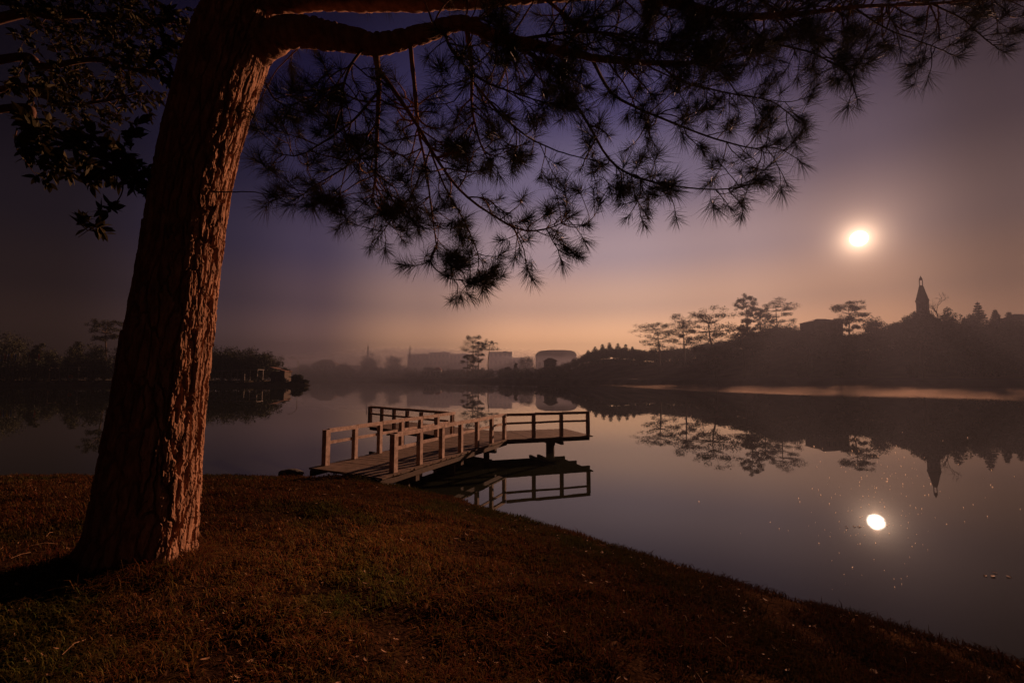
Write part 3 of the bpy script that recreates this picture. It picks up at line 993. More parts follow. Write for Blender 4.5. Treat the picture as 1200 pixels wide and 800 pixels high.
# ------------------------------------------------------------------ far land
SHT = np.array([(-2000, 430), (300, 430), (400, 400), (500, 330), (600, 277), (680, 222), (760, 182), (860, 152), (1000, 133), (1200, 115), (1500, 96), (2400, 60)], float)
SIL = np.array([(-2000, 424), (360, 428), (420, 430), (520, 432), (600, 434), (640, 431), (660, 425), (680, 415), (700, 408), (720, 405), (760, 408), (800, 405), (840, 398), (868, 391),
                (888, 386), (905, 381), (930, 380), (945, 386), (960, 388), (985, 389), (1010, 388), (1030, 387), (1045, 380), (1060, 374), (1075, 368), (1090, 368), (1105, 372), (1130, 377),
                (1150, 379), (1175, 379), (1200, 374), (1300, 372), (2400, 372)], float)


def Ys(px): return np.interp(px, SHT[:, 0], SHT[:, 1])


def Yc(px): return Ys(px) + np.interp(px, [300, 600, 720, 860, 960, 2400], [60, 85, 95, 75, 48, 42])


def crest(px):
    top = CAM_H + (441.5 - np.interp(px, SIL[:, 0], SIL[:, 1])) / F * Yc(px)
    return np.maximum(4.2, top - np.interp(px, [500, 660, 760, 900], [5, 6.5, 8, 7.5]))


def px_of(x, y): return 600 + F * cs * np.asarray(x) / np.asarray(y)


def far_z(x, y):
    x = np.asarray(x, float); y = np.asarray(y, float)
    px = px_of(x, y); s = y - Ys(px)
    k = np.interp(px, [500, 900], [.7, 1.0])
    z = np.where(s < 0, s * .4, 2.3 * k * sst(0, 3.2, s) + .5 * sst(3, 9, s))
    z = z + (crest(px) - 2.8) * sst(12, Yc(px) - Ys(px), s)
    z = z + .5 * (fbm(x * .06, y * .06, 91, 4) - .47) * sst(6, 25, s)
    z = z - .14 * np.maximum(0, s - (Yc(px) - Ys(px)) - 6)
    return np.maximum(z, -1.0)


U = np.tan(np.radians(np.linspace(-62, 71, 340)))
ss = np.unique(np.r_[np.linspace(-3, 12, 22), np.linspace(12, 80, 40), np.linspace(80, 300, 10)])
pxs = 600 + F * cs * U
PXm, Sm = np.meshgrid(pxs, ss)
Ym = Ys(PXm) + Sm
Xm = (PXm - 600) / F / cs * Ym
Zm = far_z(Xm, Ym)
keep = (np.abs(Xm) < 645) & (Ym < 640)
nx = len(pxs)
i = np.arange(len(ss) - 1)[:, None] * nx; j = np.arange(nx - 1)[None, :]
q = np.stack([i + j, i + j + 1, i + nx + j + 1, i + nx + j], -1).reshape(-1, 4)
q = q[keep.ravel()[q].all(1)]
used = np.unique(q); rm = np.full(Xm.size, -1); rm[used] = np.arange(len(used))
terr = material('hill_grass', (.30, .23, .14), .95, col2=(.16, .13, .08), scale=.12, spec=0)
tag(MB().add(np.stack([Xm, Ym, Zm], -1).reshape(-1, 3)[used], rm[q]).build('terrain', terr, smooth=True), kind='structure')

# distant ridge behind everything
hx = np.linspace(-600, 560, 120); hy = np.array([545, 570, 595, 625.])
hv, hq = grid(hx, hy, lambda x, y: -2 + (10 + 9 * fbm(x * .012, 0 * y + 4, 61, 4) + 7 * np.exp(-((x + 240) / 70) ** 2)) * np.sin((y - 545) / 80 * PI * .5))
tag(MB().add(hv, hq).build('hills', terr, smooth=True), kind='structure')

# left headland
LX = np.linspace(-330, -73.0, 150)


def head_y(x):
    return np.interp(x, [-330, -110, -90, -73], [165, 161, 162, 166.])


def head_w(x):
    return np.interp(x, [-330, -120, -95, -80, -73], [60, 46, 24, 7, .3])


def head_z(x, y):
    y0 = head_y(x); w = head_w(x); s = np.minimum(y - y0, y0 + w - y)
    return np.where(s < 0, s * .5, 1.35 * sst(0, 2.0, s) + .45 * sst(2, 8, s)) + .25 * (fbm(np.asarray(x) * .2, np.asarray(y) * .2, 5, 3) - .47) * (s > 0)


fr = np.r_[-.02, np.linspace(0, .15, 9)[0:], np.linspace(.2, .85, 8), np.linspace(.9, 1.02, 6)]
XX, FF = np.meshgrid(LX, fr)
YY = head_y(XX) + FF * head_w(XX) + np.where(FF < 0, -1.0, 0) + np.where(FF > 1, 1.0, 0)
ZZ = head_z(XX, YY)
nx = len(LX)
i = np.arange(len(fr) - 1)[:, None] * nx; j = np.arange(nx - 1)[None, :]
q = np.stack([i + j, i + j + 1, i + nx + j + 1, i + nx + j], -1).reshape(-1, 4)
tag(MB().add(np.stack([XX, YY, ZZ], -1).reshape(-1, 3), q).build('headland', terr, smooth=True), kind='structure')


# ------------------------------------------------------------------ far trees
def gz(x, y):
    """ground under a far thing"""
    if x < -70 and y < 235 and y > 150:
        return float(head_z(np.array(x), np.array(y)))
    return float(far_z(np.array(x), np.array(y)))


def blob(n, c, r, hollow=.35):
    d = rng.normal(size=(n, 3)); d /= np.linalg.norm(d, axis=1)[:, None]
    return np.asarray(c) + d * (hollow + (1 - hollow) * rng.uniform(size=n) ** .6)[:, None] * r


def clump_points(c, rx, ry, rz, nb, per, seedr=.38):
    out_ = []
    for k in range(nb):
        d = rng.normal(size=3); d /= np.linalg.norm(d)
        p = np.asarray(c) + d * rng.uniform(.35, .95) * [rx, ry, rz]
        r = seedr * min(rx, rz) * rng.uniform(.7, 1.25)
        out_.append(blob(per, p, [r * 1.15, r * 1.15, r * .85], .2))
    return np.concatenate(out_)


def place(px, py_top, Y):
    x = xof(px, Y); g = gz(x, Y)
    return x, g, zof(py_top, Y)


def round_tree(px, top, Y, wpx, label, group=None, name='tree', dens=1.0, trunkfrac=.3, leaf=.55):
    x, g, zt = place(px, top, Y)
    h = max(1.2, zt - g); w = wpx / F * Y / 2
    t = thing(name, label, 'tree', (x, Y, g), group)
    trunkfrac *= .45
    zc = g + h * (trunkfrac + (1 - trunkfrac) * .5); rz = h * (1 - trunkfrac) * .52
    tb = MB().tube(spline([[x, Y, g - .4], [x + rng.normal(0, .03) * h, Y, g + h * .35], [x + rng.normal(0, .04) * h, Y, g + h * .8]], 8), np.linspace(.028 * h + .05, .02, 8), 7)
    for k in range(6):
        a = rng.uniform(0, 2 * PI); z0 = g + h * rng.uniform(.25, .55)
        tb.tube(spline([[x, Y, z0], [x + math.cos(a) * w * .4, Y + math.sin(a) * w * .4, z0 + .15 * h], [x + math.cos(a) * w * .75, Y + math.sin(a) * w * .75, z0 + .28 * h]], 6), np.linspace(.012 * h + .03, .02, 6), 5)
    tb.build('trunk', M['fartrunk'], t)
    pts = clump_points((x, Y, zc), w * .9, w * .9, rz * .85, int(44 * dens), int(70 * dens), .46)
    skirt = clump_points((x, Y, zc - rz * .55), w * .8, w * .8, rz * .5, int(34 * dens), int(60 * dens), .55)
    MB().leaves(np.concatenate([pts, skirt]), leaf).build('crown', M['farleaf'], t)
    return t


def umbrella_pine(px, top, base_py, Y, wpx, label, layers=4, group=None, low=.45, dens=1.0, lean=0.0, name='umbrella_pine', shape='flat'):
    x, g, zt = place(px, top, Y)
    h = zt - g; w = wpx / F * Y / 2
    t = thing(name, label, 'tree', (x, Y, g), group)
    tb = MB()
    tr = spline([[x - lean * w, Y, g - .5], [x - lean * w * .6 + rng.normal(0, .01) * h, Y, g + h * .4], [x + rng.normal(0, .012) * h, Y, g + h * .75], [x, Y, g + h * .97]], 20)
    tb.tube(tr, np.linspace(.016 * h + .10, .05, 20), 8)
    cl = []
    for k in range(layers):
        f = 1 - (1 - low) * (k / max(1, layers - 1)) ** 1.1
        ww = w * (1.0 if k == 1 else (.72 if k == 0 else .95 - .12 * k)) * rng.uniform(.85, 1.1)
        npad = max(3, int(5 + 3 * rng.uniform()))
        for p in range(npad):
            a = 2 * PI * p / npad + rng.uniform(-.4, .4)
            rr = ww * rng.uniform(.35, .85)
            zc = g + h * (f - .045 + rng.normal(0, .035))
            c = np.array([x + math.cos(a) * rr, Y + math.sin(a) * rr, zc])
            z0 = g + h * max(.3, f - .13)
            ip = int(np.clip((z0 - g) / h, 0, .95) * 19)
            tb.tube(spline([tr[ip], (tr[ip] + c) / 2 + [0, 0, -.02 * h], c - [0, 0, .1]], 6), np.linspace(.006 * h + .04, .03, 6), 5)
            pr = ww * rng.uniform(.26, .42)
            for s in range(4):
                cc = c + np.array([rng.normal(0, pr * .5), rng.normal(0, pr * .5), rng.normal(0, .012 * h)])
                cl.append(blob(int(66 * dens), cc, [pr * .62, pr * .62, max(.45, .042 * h)], .1))
        if k == 0:
            cl.append(blob(int(120 * dens), (x, Y, g + h * .965), [w * .35, w * .35, .035 * h], .1))
    tb.build('trunk', M['fartrunk'], t)
    MB().leaves(np.concatenate(cl), .42, flat=.7).build('crown', M['farneedle'], t)
    return t


def conifer(px, top, Y, wpx, label, group=None, name='conifer', tiers=16):
    wpx *= 1.8
    x, g, zt = place(px, top, Y)
    h = zt - g; w = wpx / F * Y / 2
    t = thing(name, label, 'tree', (x, Y, g), group)
    MB().tube([[x, Y, g - .4], [x, Y, g + h * .5], [x, Y, zt]], [.02 * h, .012 * h, .03], 7).build('trunk', M['fartrunk'], t)
    cl = []
    for k in range(tiers):
        f = k / tiers
        r = w * (1 - f) ** .85 * rng.uniform(.85, 1.1) + .12
        z = g + h * (.12 + .86 * f)
        nb = max(4, int(9 * (1 - f) + 3))
        for p in range(nb):
            a = 2 * PI * p / nb + rng.uniform(-.3, .3)
            L = r * rng.uniform(.75, 1.1)
            s = rng.uniform(.1, 1, 48)[:, None]
            cl.append(np.array([x, Y, z]) + s * np.array([math.cos(a) * L, math.sin(a) * L, -.16 * L]) + rng.normal(0, .10 + .05 * r, (48, 3)) * [1, 1, .9])
    MB().leaves(np.concatenate(cl), .52, flat=.8).build('crown', M['farneedle'], t)
    return t


def bare_tree(px, top, Y, wpx, label, name='bare_tree'):
    x, g, zt = place(px, top, Y)
    h = zt - g; w = wpx / F * Y / 2
    t = thing(name, label, 'tree', (x, Y, g))
    tb = MB(); tips = []

    def grow(p, d, L, r, lev):
        q = [p]
        for i in range(4):
            d = d + rng.normal(0, .16, 3); d /= np.linalg.norm(d); q.append(q[-1] + d * L / 4)
        tb.tube(q, np.linspace(r, r * .6, 5), 5)
        if lev == 0:
            tips.append(q[-1]); return
        for k in range(3):
            nd = d + rng.normal(0, .5, 3) * [1, 1, .6] + [0, 0, .1]
            grow(q[rng.integers(2, 5)], nd / np.linalg.norm(nd), L * .66, r * .62, lev - 1)
    grow(np.array([x, Y, g + .3 * h]), np.array([0, 0, 1.]), h * .28, .16, 4)
    tb.tube([[x, Y, g - .4], [x, Y, g + .31 * h]], [.26, .16], 7)
    tb.build('trunk', M['fartrunk'], t)
    MB().leaves(np.concatenate([blob(3, p, [.3, .3, .3]) for p in tips]), .22).build('crown', M['farleaf'], t)
    return t


# hillside wood as one mass
pts = []; tb = MB()
for k in range(1050):
    px = rng.uniform(632, 1330)
    f = rng.uniform(.6, 1.05) if k < 400 else rng.uniform(.94, 1.06)
    Y = Ys(px) + (Yc(px) - Ys(px)) * f
    x = xof(px, Y); g = gz(x, Y)
    top = CAM_H + (441.5 - np.interp(px, SIL[:, 0], SIL[:, 1])) / F * Y
    h = rng.uniform(3.5, 6.5)
    if f > .9: h = max(2.5, top - g + rng.uniform(-1.6, .3))
    h = min(h, top - g + .3)
    if h < 1.5: continue
    w = max(1.6, h * rng.uniform(.38, .55))
    tb.tube([[x, Y, g - .3], [x, Y, g + h * .6]], [.14, .07], 5)
    pts.append(clump_points((x, Y, g + h * .47), w, w, h * .47, 13, 24, .5))
wood = MB().leaves(np.concatenate(pts), .6)
wood.v += tb.v; off = wood.n
for lp, tt in zip(tb.loops, tb.tot):
    wood.loops.append(lp + off); wood.tot.append(tt)
tag(wood.build('hillside_wood', M['farleaf']), 'dark wood covering the hill above the right shore', kind='stuff')

# treeline on the far shore
pts = []
for k in range(420):
    px = rng.uniform(352, 668)
    Y = Ys(px) + rng.uniform(12, 75)
    x = xof(px, Y); g = gz(x, Y)
    h = rng.uniform(2.5, 8) * (1.3 if px < 480 else .95); w = h * rng.uniform(.4, .6)
    pts.append(clump_points((x, Y, g + h * .5), w, w, h * .45, 9, 22, .55))
tag(MB().leaves(np.concatenate(pts), .9).build('shore_shrubbery', M['farleaf']), 'hazy belt of shrubs and low trees along the far shore', kind='stuff')

# right shore: named trees
umbrella_pine(772, 378, 430, 214, 69, 'pale hazy umbrella pine furthest left on the right hill', 4, low=.62)
umbrella_pine(802, 371, 430, 205, 61, 'hazy flat topped pine just left of the big shore pine', 4, low=.60)
umbrella_pine(832, 368, 442, 158, 82, 'large dark layered pine standing at the edge of the right shore', 5, low=.38, lean=-.18)
umbrella_pine(871, 385, 442, 156, 57, 'straight trunked pine with low crown right of the big shore pine', 3, low=.72)
umbrella_pine(876, 348, 400, 222, 30, 'tallest slender pine with a small tufted top on the ridge', 5, low=.42)
umbrella_pine(892, 362, 400, 226, 43, 'mid height pine between the slender pine and the spreading pine', 4, low=.6)
umbrella_pine(912, 353, 400, 224, 61, 'wide spreading pine right of the slender tall pine', 4, low=.62)
umbrella_pine(996, 357, 395, 188, 50, 'open crowned pine on the ridge right of the square house', 5, low=.55)
round_tree(1025, 366, 184, 24, 'small bushy tree on the ridge left of the spire', trunkfrac=.3)
round_tree(918, 377, 230, 62, 'broad dome shaped tree behind the ridge pines', dens=1.4, trunkfrac=.2)
round_tree(888, 394, 162, 22, 'dark egg shaped tree on the slope below the ridge pines', trunkfrac=.12)
round_tree(945, 413, 150, 13, 'small round tree on the lawn under the square house', trunkfrac=.25, leaf=.4)
round_tree(938, 424, 148, 9, 'tiny shrub left of the small round tree on the lawn', name='shrub', trunkfrac=.1, leaf=.35)
round_tree(983, 418, 147, 11, 'small upright tree near the shore right of the house', trunkfrac=.2, leaf=.4)
round_tree(1009, 424, 144, 8, 'tiny shrub on the shore lawn left of the twin poles', name='shrub', trunkfrac=.1, leaf=.35)
round_tree(1068, 422, 138, 12, 'round shrub at the foot of the twin poles', name='shrub', trunkfrac=.08, leaf=.4)
round_tree(1096, 410, 137, 22, 'wide headed small tree right of the twin poles', trunkfrac=.4, leaf=.42)
round_tree(1127, 415, 135, 17, 'bushy small tree midway between the poles and the large dark tree', trunkfrac=.2, leaf=.42)
round_tree(1166, 394, 134, 44, 'large dark round tree on the slope at the right', dens=1.3, trunkfrac=.18)
round_tree(1202, 404, 130, 30, 'dark tree cut by the right edge of the picture', trunkfrac=.2)
bare_tree(1100, 341, 176, 22, 'bare branched tree beside the spire')
round_tree(1112, 358, 176, 22, 'ragged tree between the spire and the conifers', trunkfrac=.3, dens=.8)
round_tree(1138, 366, 172, 18, 'ragged bushy tree just left of the tallest conifer', trunkfrac=.25)
conifer(1149, 352, 168, 18, 'tallest pointed conifer on the skyline at the right')
conifer(1169, 361, 167, 17, 'middle pointed conifer of the three on the right skyline')
conifer(1185, 364, 166, 15, 'rightmost of the three pointed conifers on the skyline')
round_tree(1050, 377, 178, 30, 'round domed tree left of the spire', dens=1.2, trunkfrac=.15)
round_tree(1078, 364, 172, 44, 'big domed tree at the foot of the spire', dens=1.5, trunkfrac=.15)
for k, (px, tp_) in enumerate([(689, 409), (697, 405), (706, 402), (714, 400), (724, 401), (733, 402), (741, 405)]):
    conifer(px, tp_, Yc(px) - 2, 9, 'small pointed conifer in the row on the left end of the right hill', 'row of small conifers on the hill shoulder', tiers=10)

# far centre pines
umbrella_pine(554, 394, 432, 318, 41, 'tallest pine of the far shore group with a wide top', 5, low=.35, dens=.8)
umbrella_pine(561, 400, 432, 314, 26, 'middle pine of the far shore group with thin trunk', 4, low=.5, dens=.8)
umbrella_pine(573, 399, 432, 312, 30, 'right hand pine of the far shore group with one flat top', 2, low=.86, dens=.8)
umbrella_pine(548, 416, 434, 310, 20, 'short ragged pine at the left of the far shore group', 3, low=.5, dens=.7)
round_tree(434, 413, 440, 24, 'tallest rounded tree on the hazy far left shore', trunkfrac=.15, leaf=.9)
round_tree(402, 424, 440, 18, 'low rounded tree left of the mast tree on the far shore', trunkfrac=.15, leaf=.9)
round_tree(461, 416, 436, 26, 'broad hazy tree between the two masts', trunkfrac=.15, leaf=.9)
round_tree(618, 414, 345, 22, 'flat headed hazy tree left of the arched hall', trunkfrac=.3, leaf=.7)
round_tree(596, 428, 300, 10, 'small dark bush at the right of the far pines', name='bush', trunkfrac=.1, leaf=.6)
round_tree(604, 424, 302, 6, 'narrow small tree right of the far pines', trunkfrac=.1, leaf=.6)

# headland trees
round_tree(18, 388, 176, 44, 'wide dark tree at the far left behind the flags', dens=1.3, trunkfrac=.25)
round_tree(-30, 385, 180, 60, 'dark tree just outside the left edge of the view', dens=1.3, trunkfrac=.2)
round_tree(45, 396, 172, 13, 'narrow upright tree right of the flags', trunkfrac=.35)
round_tree(62, 407, 178, 22, 'low dark tree behind the pale roofed shelter', trunkfrac=.2)
round_tree(90, 397, 176, 22, 'pointed dark tree behind the pale roofed shelter', trunkfrac=.2, dens=1.1)
umbrella_pine(125, 377, 430, 180, 41, 'tall flat topped tree left of the big trunk on the headland', 3, low=.78, dens=1.2)
round_tree(112, 402, 174, 30, 'dense tree under the tall flat topped headland tree', trunkfrac=.15, dens=1.1)
round_tree(150, 396, 178, 30, 'dense headland tree half hidden by the pine trunk', trunkfrac=.15, dens=1.1)
round_tree(190, 398, 178, 40, 'headland tree hidden behind the pine trunk', trunkfrac=.15, dens=1.1)
round_tree(238, 401, 176, 46, 'dense headland tree just right of the pine trunk', trunkfrac=.1, dens=1.4)
round_tree(264, 405, 174, 46, 'dense rounded tree left of the clipped tree on the headland', trunkfrac=.1, dens=1.4)
round_tree(284, 409, 175, 40, 'lower dense tree in the dip of the headland treeline', trunkfrac=.1, dens=1.3)
round_tree(302, 407, 174, 46, 'large rounded tree at the right end of the headland treeline', trunkfrac=.08, dens=1.6)
round_tree(335, 430, 170, 20, 'dark bush beside the hut on the headland', name='bush', trunkfrac=.05, leaf=.4)
round_tree(350, 438, 168, 16, 'low bush at the foot of the street lamp', name='bush', trunkfrac=.05, leaf=.4)
round_tree(358, 444, 167.5, 14, 'bush on the very tip of the headland', name='bush', trunkfrac=.05, leaf=.35)
pts = []
for k in range(230):
    px = rng.uniform(-70, 322); Y = rng.uniform(176, 196)
    x = xof(px, Y); g = max(1.2, gz(x, Y)); h = max(2.5, zof(rng.uniform(411, 430), Y) - g)
    w_ = max(1.8, h * .4)
    pts.append(clump_points((x, Y, g + h * .48), w_, w_, h * .48, 12, 30, .5))
tag(MB().leaves(np.concatenate(pts), .6).build('headland_thicket', M['farleaf']), 'dark thicket filling the headland behind its trees', kind='stuff')
pts = []
for k in range(150):
    px = rng.uniform(-60, 362); Y = head_y(xof(px, 165)) + rng.uniform(.5, 4)
    if head_w(xof(px, Y)) < Y - head_y(xof(px, Y)): Y = head_y(xof(px, Y)) + .2
    x = xof(px, Y); h = rng.uniform(.4, 1.3)
    pts.append(clump_points((x, Y, max(.2, gz(x, Y)) + h * .3), h * .9, h * .7, h * .5, 5, 12, .6))
tag(MB().leaves(np.concatenate(pts), .35).build('bank_scrub', M['farleaf']), 'low scrub along the headland bank', kind='stuff')


# ------------------------------------------------------------------ far buildings and furniture
def building(px0, px1, top, Y, dep, label, name, roof='flat', wall='farwall2', rmat='farroof', floors=3, cols=8, roof_h=2.0, cat='building', eave=.5):
    x0, x1 = xof(px0, Y), xof(px1, Y)
    xc = (x0 + x1) / 2; g = min(gz(x0, Y), gz(x1, Y), gz(xc, Y + dep))
    zt = zof(top, Y)
    t = thing(name, label, cat, (xc, Y + dep / 2, g))
    w = x1 - x0
    wt = zt - (roof_h if roof != 'flat' else .5)
    MB().box((xc, Y + dep / 2, (g - 1 + wt) / 2), w, dep, wt - g + 1).build('wall', M[wall], t)
    yc = Y + dep / 2
    rb = MB()
    if roof == 'flat':
        rb.box((xc, yc, wt + .25), w + .4, dep + .4, .5)
        rb.box((xc + w * .2, yc, wt + .9), w * .18, dep * .4, .8)
    elif roof in ('hip', 'gable'):
        a, bq = w / 2 + eave, dep / 2 + eave
        k = max(a - bq, a * .25) if roof == 'hip' else a
        v = np.array([[-a, -bq, 0], [a, -bq, 0], [a, bq, 0], [-a, bq, 0], [-k, 0, roof_h], [k, 0, roof_h]]) + [xc, yc, wt + .01]
        rb.add(v, [np.array([[0, 1, 5, 4], [2, 3, 4, 5], [3, 2, 1, 0]]), np.array([[1, 2, 5], [3, 0, 4]])])
    elif roof == 'barrel':
        n = 18; th = np.linspace(PI, 0, n)
        a = w / 2 + .4
        prof = np.c_[np.sign(np.cos(th)) * np.abs(np.cos(th)) ** .55 * a, np.abs(np.sin(th)) ** .6 * roof_h]
        v = np.r_[np.c_[prof[:, 0], np.full(n, -dep / 2 - .3), prof[:, 1]], np.c_[prof[:, 0], np.full(n, dep / 2 + .3), prof[:, 1]]] + [xc, yc, wt + .01]
        jj = np.arange(n - 1)
        rb.add(v, [np.stack([jj, jj + n, jj + n + 1, jj + 1], -1), np.arange(n)[None, :], (n + np.arange(n))[None, ::-1], np.array([[0, n - 1, 2 * n - 1, n]])])
    rb.build('roof', M[rmat], t)
    hh = (wt - g) / floors
    for f in range(floors):
        for c in range(cols):
            cw = w / cols
            wx = x0 + cw * (c + .5); wz = g + hh * (f + .55)
            MB().box((wx, Y - .03, wz), cw * .5, .1, hh * .45).build('window', M['glass'], t)
    return t


building(366, 394, 421, 446, 14, 'wide tiered roof building on the hazy far left shore', 'lakeside_building', 'hip', 'farwall2', 'farroof', 2, 6, 5)
building(478, 503, 414.5, 500, 14, 'hazy flat roofed block right of the second mast', 'apartment_block', 'flat', 'farwall2', 'metalroof', 4, 5)
building(503, 527, 412.5, 503, 14, 'tallest hazy flat roofed block in the middle of the far shore', 'apartment_block', 'flat', 'farwall', 'metalroof', 4, 5)
building(527, 549, 414.5, 506, 14, 'hazy flat roofed block directly left of the far pines', 'apartment_block', 'flat', 'farwall2', 'metalroof', 4, 5)
building(573, 600, 412, 480, 14, 'hazy flat roofed block behind the right of the far pines', 'apartment_block', 'flat', 'farwall2', 'metalroof', 4, 5)
building(600, 616, 419, 470, 12, 'lower hazy block right of the far pines', 'apartment_block', 'flat', 'farwall', 'metalroof', 3, 3)
building(629, 675, 410, 420, 22, 'large hall with a rounded barrel roof on the far shore', 'arched_hall', 'barrel', 'farwall', 'metalroof', 1, 7, 6)
building(638, 652, 419, 300, 6, 'small pavilion with a pyramid roof before the arched hall', 'pavilion', 'hip', 'farwall2', 'farroof', 1, 2, 2.2, eave=1.0)
building(497, 508, 430, 352, 7, 'small pale house with a gable roof by the far water', 'house', 'gable', 'white', 'metalroof', 1, 3, 2.0)
building(508, 517, 430, 350, 7, 'small house with a red roof beside the pale house', 'house', 'hip', 'white', 'redroof', 1, 2, 2.2)
building(954, 989, 372, 191, 9, 'square house with a shallow hip roof on the right ridge', 'house', 'hip', 'farwall2', 'farroof', 3, 5, 1.6)
building(1193, 1230, 366, 172, 9, 'dark gabled roof cut by the right edge of the skyline', 'house', 'hip', 'farwall2', 'farroof', 2, 4, 3.0)


def spire():
    Y = 182.0; x = xof(1084, Y); g = gz(x, Y)
    k = Y / F
    t = thing('church_tower', 'dark pointed church spire with an open lantern above the right hill', 'church', (x, Y, g))
    zt = zof(323, Y); zl0 = zof(334.5, Y); zs0 = zof(353, Y)
    hw = 5.7 * k
    rz = -R(42)
    ca, sa = math.cos(rz), math.sin(rz)

    def rot(v):
        v = np.asarray(v, float)
        return np.c_[v[:, 0] * ca - v[:, 1] * sa + x, v[:, 0] * sa + v[:, 1] * ca + Y, v[:, 2]]
    MB().box((x, Y, (g - 1 + zs0) / 2), 2 * hw, 2 * hw, zs0 - g + 1, rz).build('wall', M['farwall2'], t)
    bb = MB(); bb.box((x, Y, zs0 + .15), 2 * hw + .4, 2 * hw + .4, .35, rz); bb.build('cornice', M['farwall2'], t)
    a, c = hw * 1.02, 1.7 * k
    v = np.array([[sx * a, sy * a, zs0 + .33] for sx, sy in ((-1, -1), (1, -1), (1, 1), (-1, 1))] + [[sx * c, sy * c, zl0] for sx, sy in ((-1, -1), (1, -1), (1, 1), (-1, 1))])
    v = rot(v)
    MB().add(v, np.array([[0, 1, 5, 4], [1, 2, 6, 5], [2, 3, 7, 6], [3, 0, 4, 7], [3, 2, 1, 0], [4, 5, 6, 7]])).build('spire', M['farroof'], t)
    lan = MB()
    for sx in (-1, 1):
        for sy in (-1, 1):
            lan.box(rot([[sx * c * .78, sy * c * .78, zl0 + 2.6 * k * 1.2]])[0], .30, .30, 5.4 * k * 1.2, rz)
    lan.build('lantern', M['farwall2'], t)
    z0 = zl0 + 2.6 * k * 1.2 + 2.7 * k * 1.2
    MB().add(rot([[-c, -c, z0], [c, -c, z0], [c, c, z0], [-c, c, z0], [-c * .9, -c * .9, z0 + .55], [c * .9, -c * .9, z0 + .55], [c * .9, c * .9, z0 + .55], [-c * .9, c * .9, z0 + .55], [0, 0, zt]]),
             [np.array([[0, 1, 5, 4], [1, 2, 6, 5], [2, 3, 7, 6], [3, 0, 4, 7], [3, 2, 1, 0]]), np.array([[4, 5, 8], [5, 6, 8], [6, 7, 8], [7, 4, 8]])]).build('cap', M['farroof'], t)
    for s in (-.4, .4):
        MB().box(rot([[s * hw, -hw - .03, zs0 - 2.2]])[0], .7, .12, 2.2, rz).build('window', M['glass'], t)


spire()


def mast(px, top, bot, Y, label):
    x = xof(px, Y); g = gz(x, Y); zt = zof(top, Y)
    t = thing('radio_mast', label, 'mast', (x, Y, g))
    b = MB(); w = .8
    corners = [(-1, -1), (1, -1), (1, 1), (-1, 1)]
    nseg = 12
    lv = [(g - .5 + (zt - g) * k / nseg, w * (1 - .75 * k / nseg)) for k in range(nseg + 1)]
    for cx, cy in corners:
        b.bar((x + cx * w, Y + cy * w, g - .5), (x + cx * w * .25, Y + cy * w * .25, zt - .4), .22, .22)
    for k in range(nseg):
        z0, a0 = lv[k]; z1, a1 = lv[k + 1]
        for i in range(4):
            c0, c1 = corners[i], corners[(i + 1) % 4]
            b.bar((x + c0[0] * a0, Y + c0[1] * a0, z0), (x + c1[0] * a1, Y + c1[1] * a1, z1 - .1), .12, .12)
    b.build('lattice', M['steel'], t)
    MB().tube([(x, Y, zt - .5), (x, Y, zt + 2)], .1, 6).build('antenna', M['steel'], t)


mast(431.5, 405, 420, 452, 'thin lattice mast rising from the tallest far left tree')
mast(480.5, 405, 420, 430, 'thin lattice mast at the left end of the flat roofed blocks')


def street_lamp(px, top, Y, label, arm=-1.0, armlen=2.2):
    x = xof(px, Y); g = gz(x, Y); zt = zof(top, Y)
    t = thing('street_lamp', label, 'street lamp', (x, Y, g))
    MB().tube([(x, Y, g - .3), (x, Y, g + (zt - g) * .5), (x, Y, zt)], [.13, .1, .08], 8).build('pole', M['steel'], t)
    p = spline([(x, Y, zt - .1), (x + arm * armlen * .4, Y, zt + .9), (x + arm * armlen, Y, zt + 1.5)], 8)
    MB().tube(p, .06, 6).build('arm', M['steel'], t)
    MB().box((x + arm * (armlen + .35), Y, zt + 1.5), .8, .3, .2).build('lamp_head', M['steel'], t)


street_lamp(350.5, 423.5, 167.6, 'street lamp with a bent arm on the tip of the headland')


def pole(px, top, Y, label):
    x = xof(px, Y); g = gz(x, Y); zt = zof(top, Y)
    t = thing('pole', label, 'pole', (x, Y, g))
    MB().tube([(x, Y, g - .3), (x, Y, zt)], [.14, .09], 8).build('shaft', M['fartrunk'], t)
    MB().bar((x - .5, Y, zt - .35), (x + .5, Y, zt - .35), .1, .1).build('crossarm', M['fartrunk'], t)


pole(1075.5, 402, 138, 'taller of the twin thin poles on the right shore')
pole(1079, 408, 139, 'shorter of the twin thin poles on the right shore')


def pergola(px0, px1, top, Y, n, label, name='pergola', dep=4.0, mat='farwall2', slab=.18, cat='shelter', legs='post'):
    x0, x1 = xof(px0, Y), xof(px1, Y); xc = (x0 + x1) / 2
    g = gz(xc, Y + 1); zt = zof(top, Y)
    t = thing(name, label, cat, (xc, Y + dep / 2, g))
    MB().box((xc, Y + dep / 2, zt - slab / 2), x1 - x0 + .6, dep + .4, slab).build('roof', M[mat], t)
    for i in range(n):
        for yy in (Y + .2, Y + dep - .2):
            x = x0 + (x1 - x0) * i / (n - 1)
            MB().box((x, yy, (g - .4 + zt - slab) / 2 - .002), .24, .24, zt - slab - g + .4).build(legs, M[mat], t)
    bb = MB()
    for z in (g + .55, g + 1.05):
        bb.bar((x0, Y + .02, z), (x1, Y + .02, z), .06, .08)
    bb.build('railing', M[mat], t)
    return t


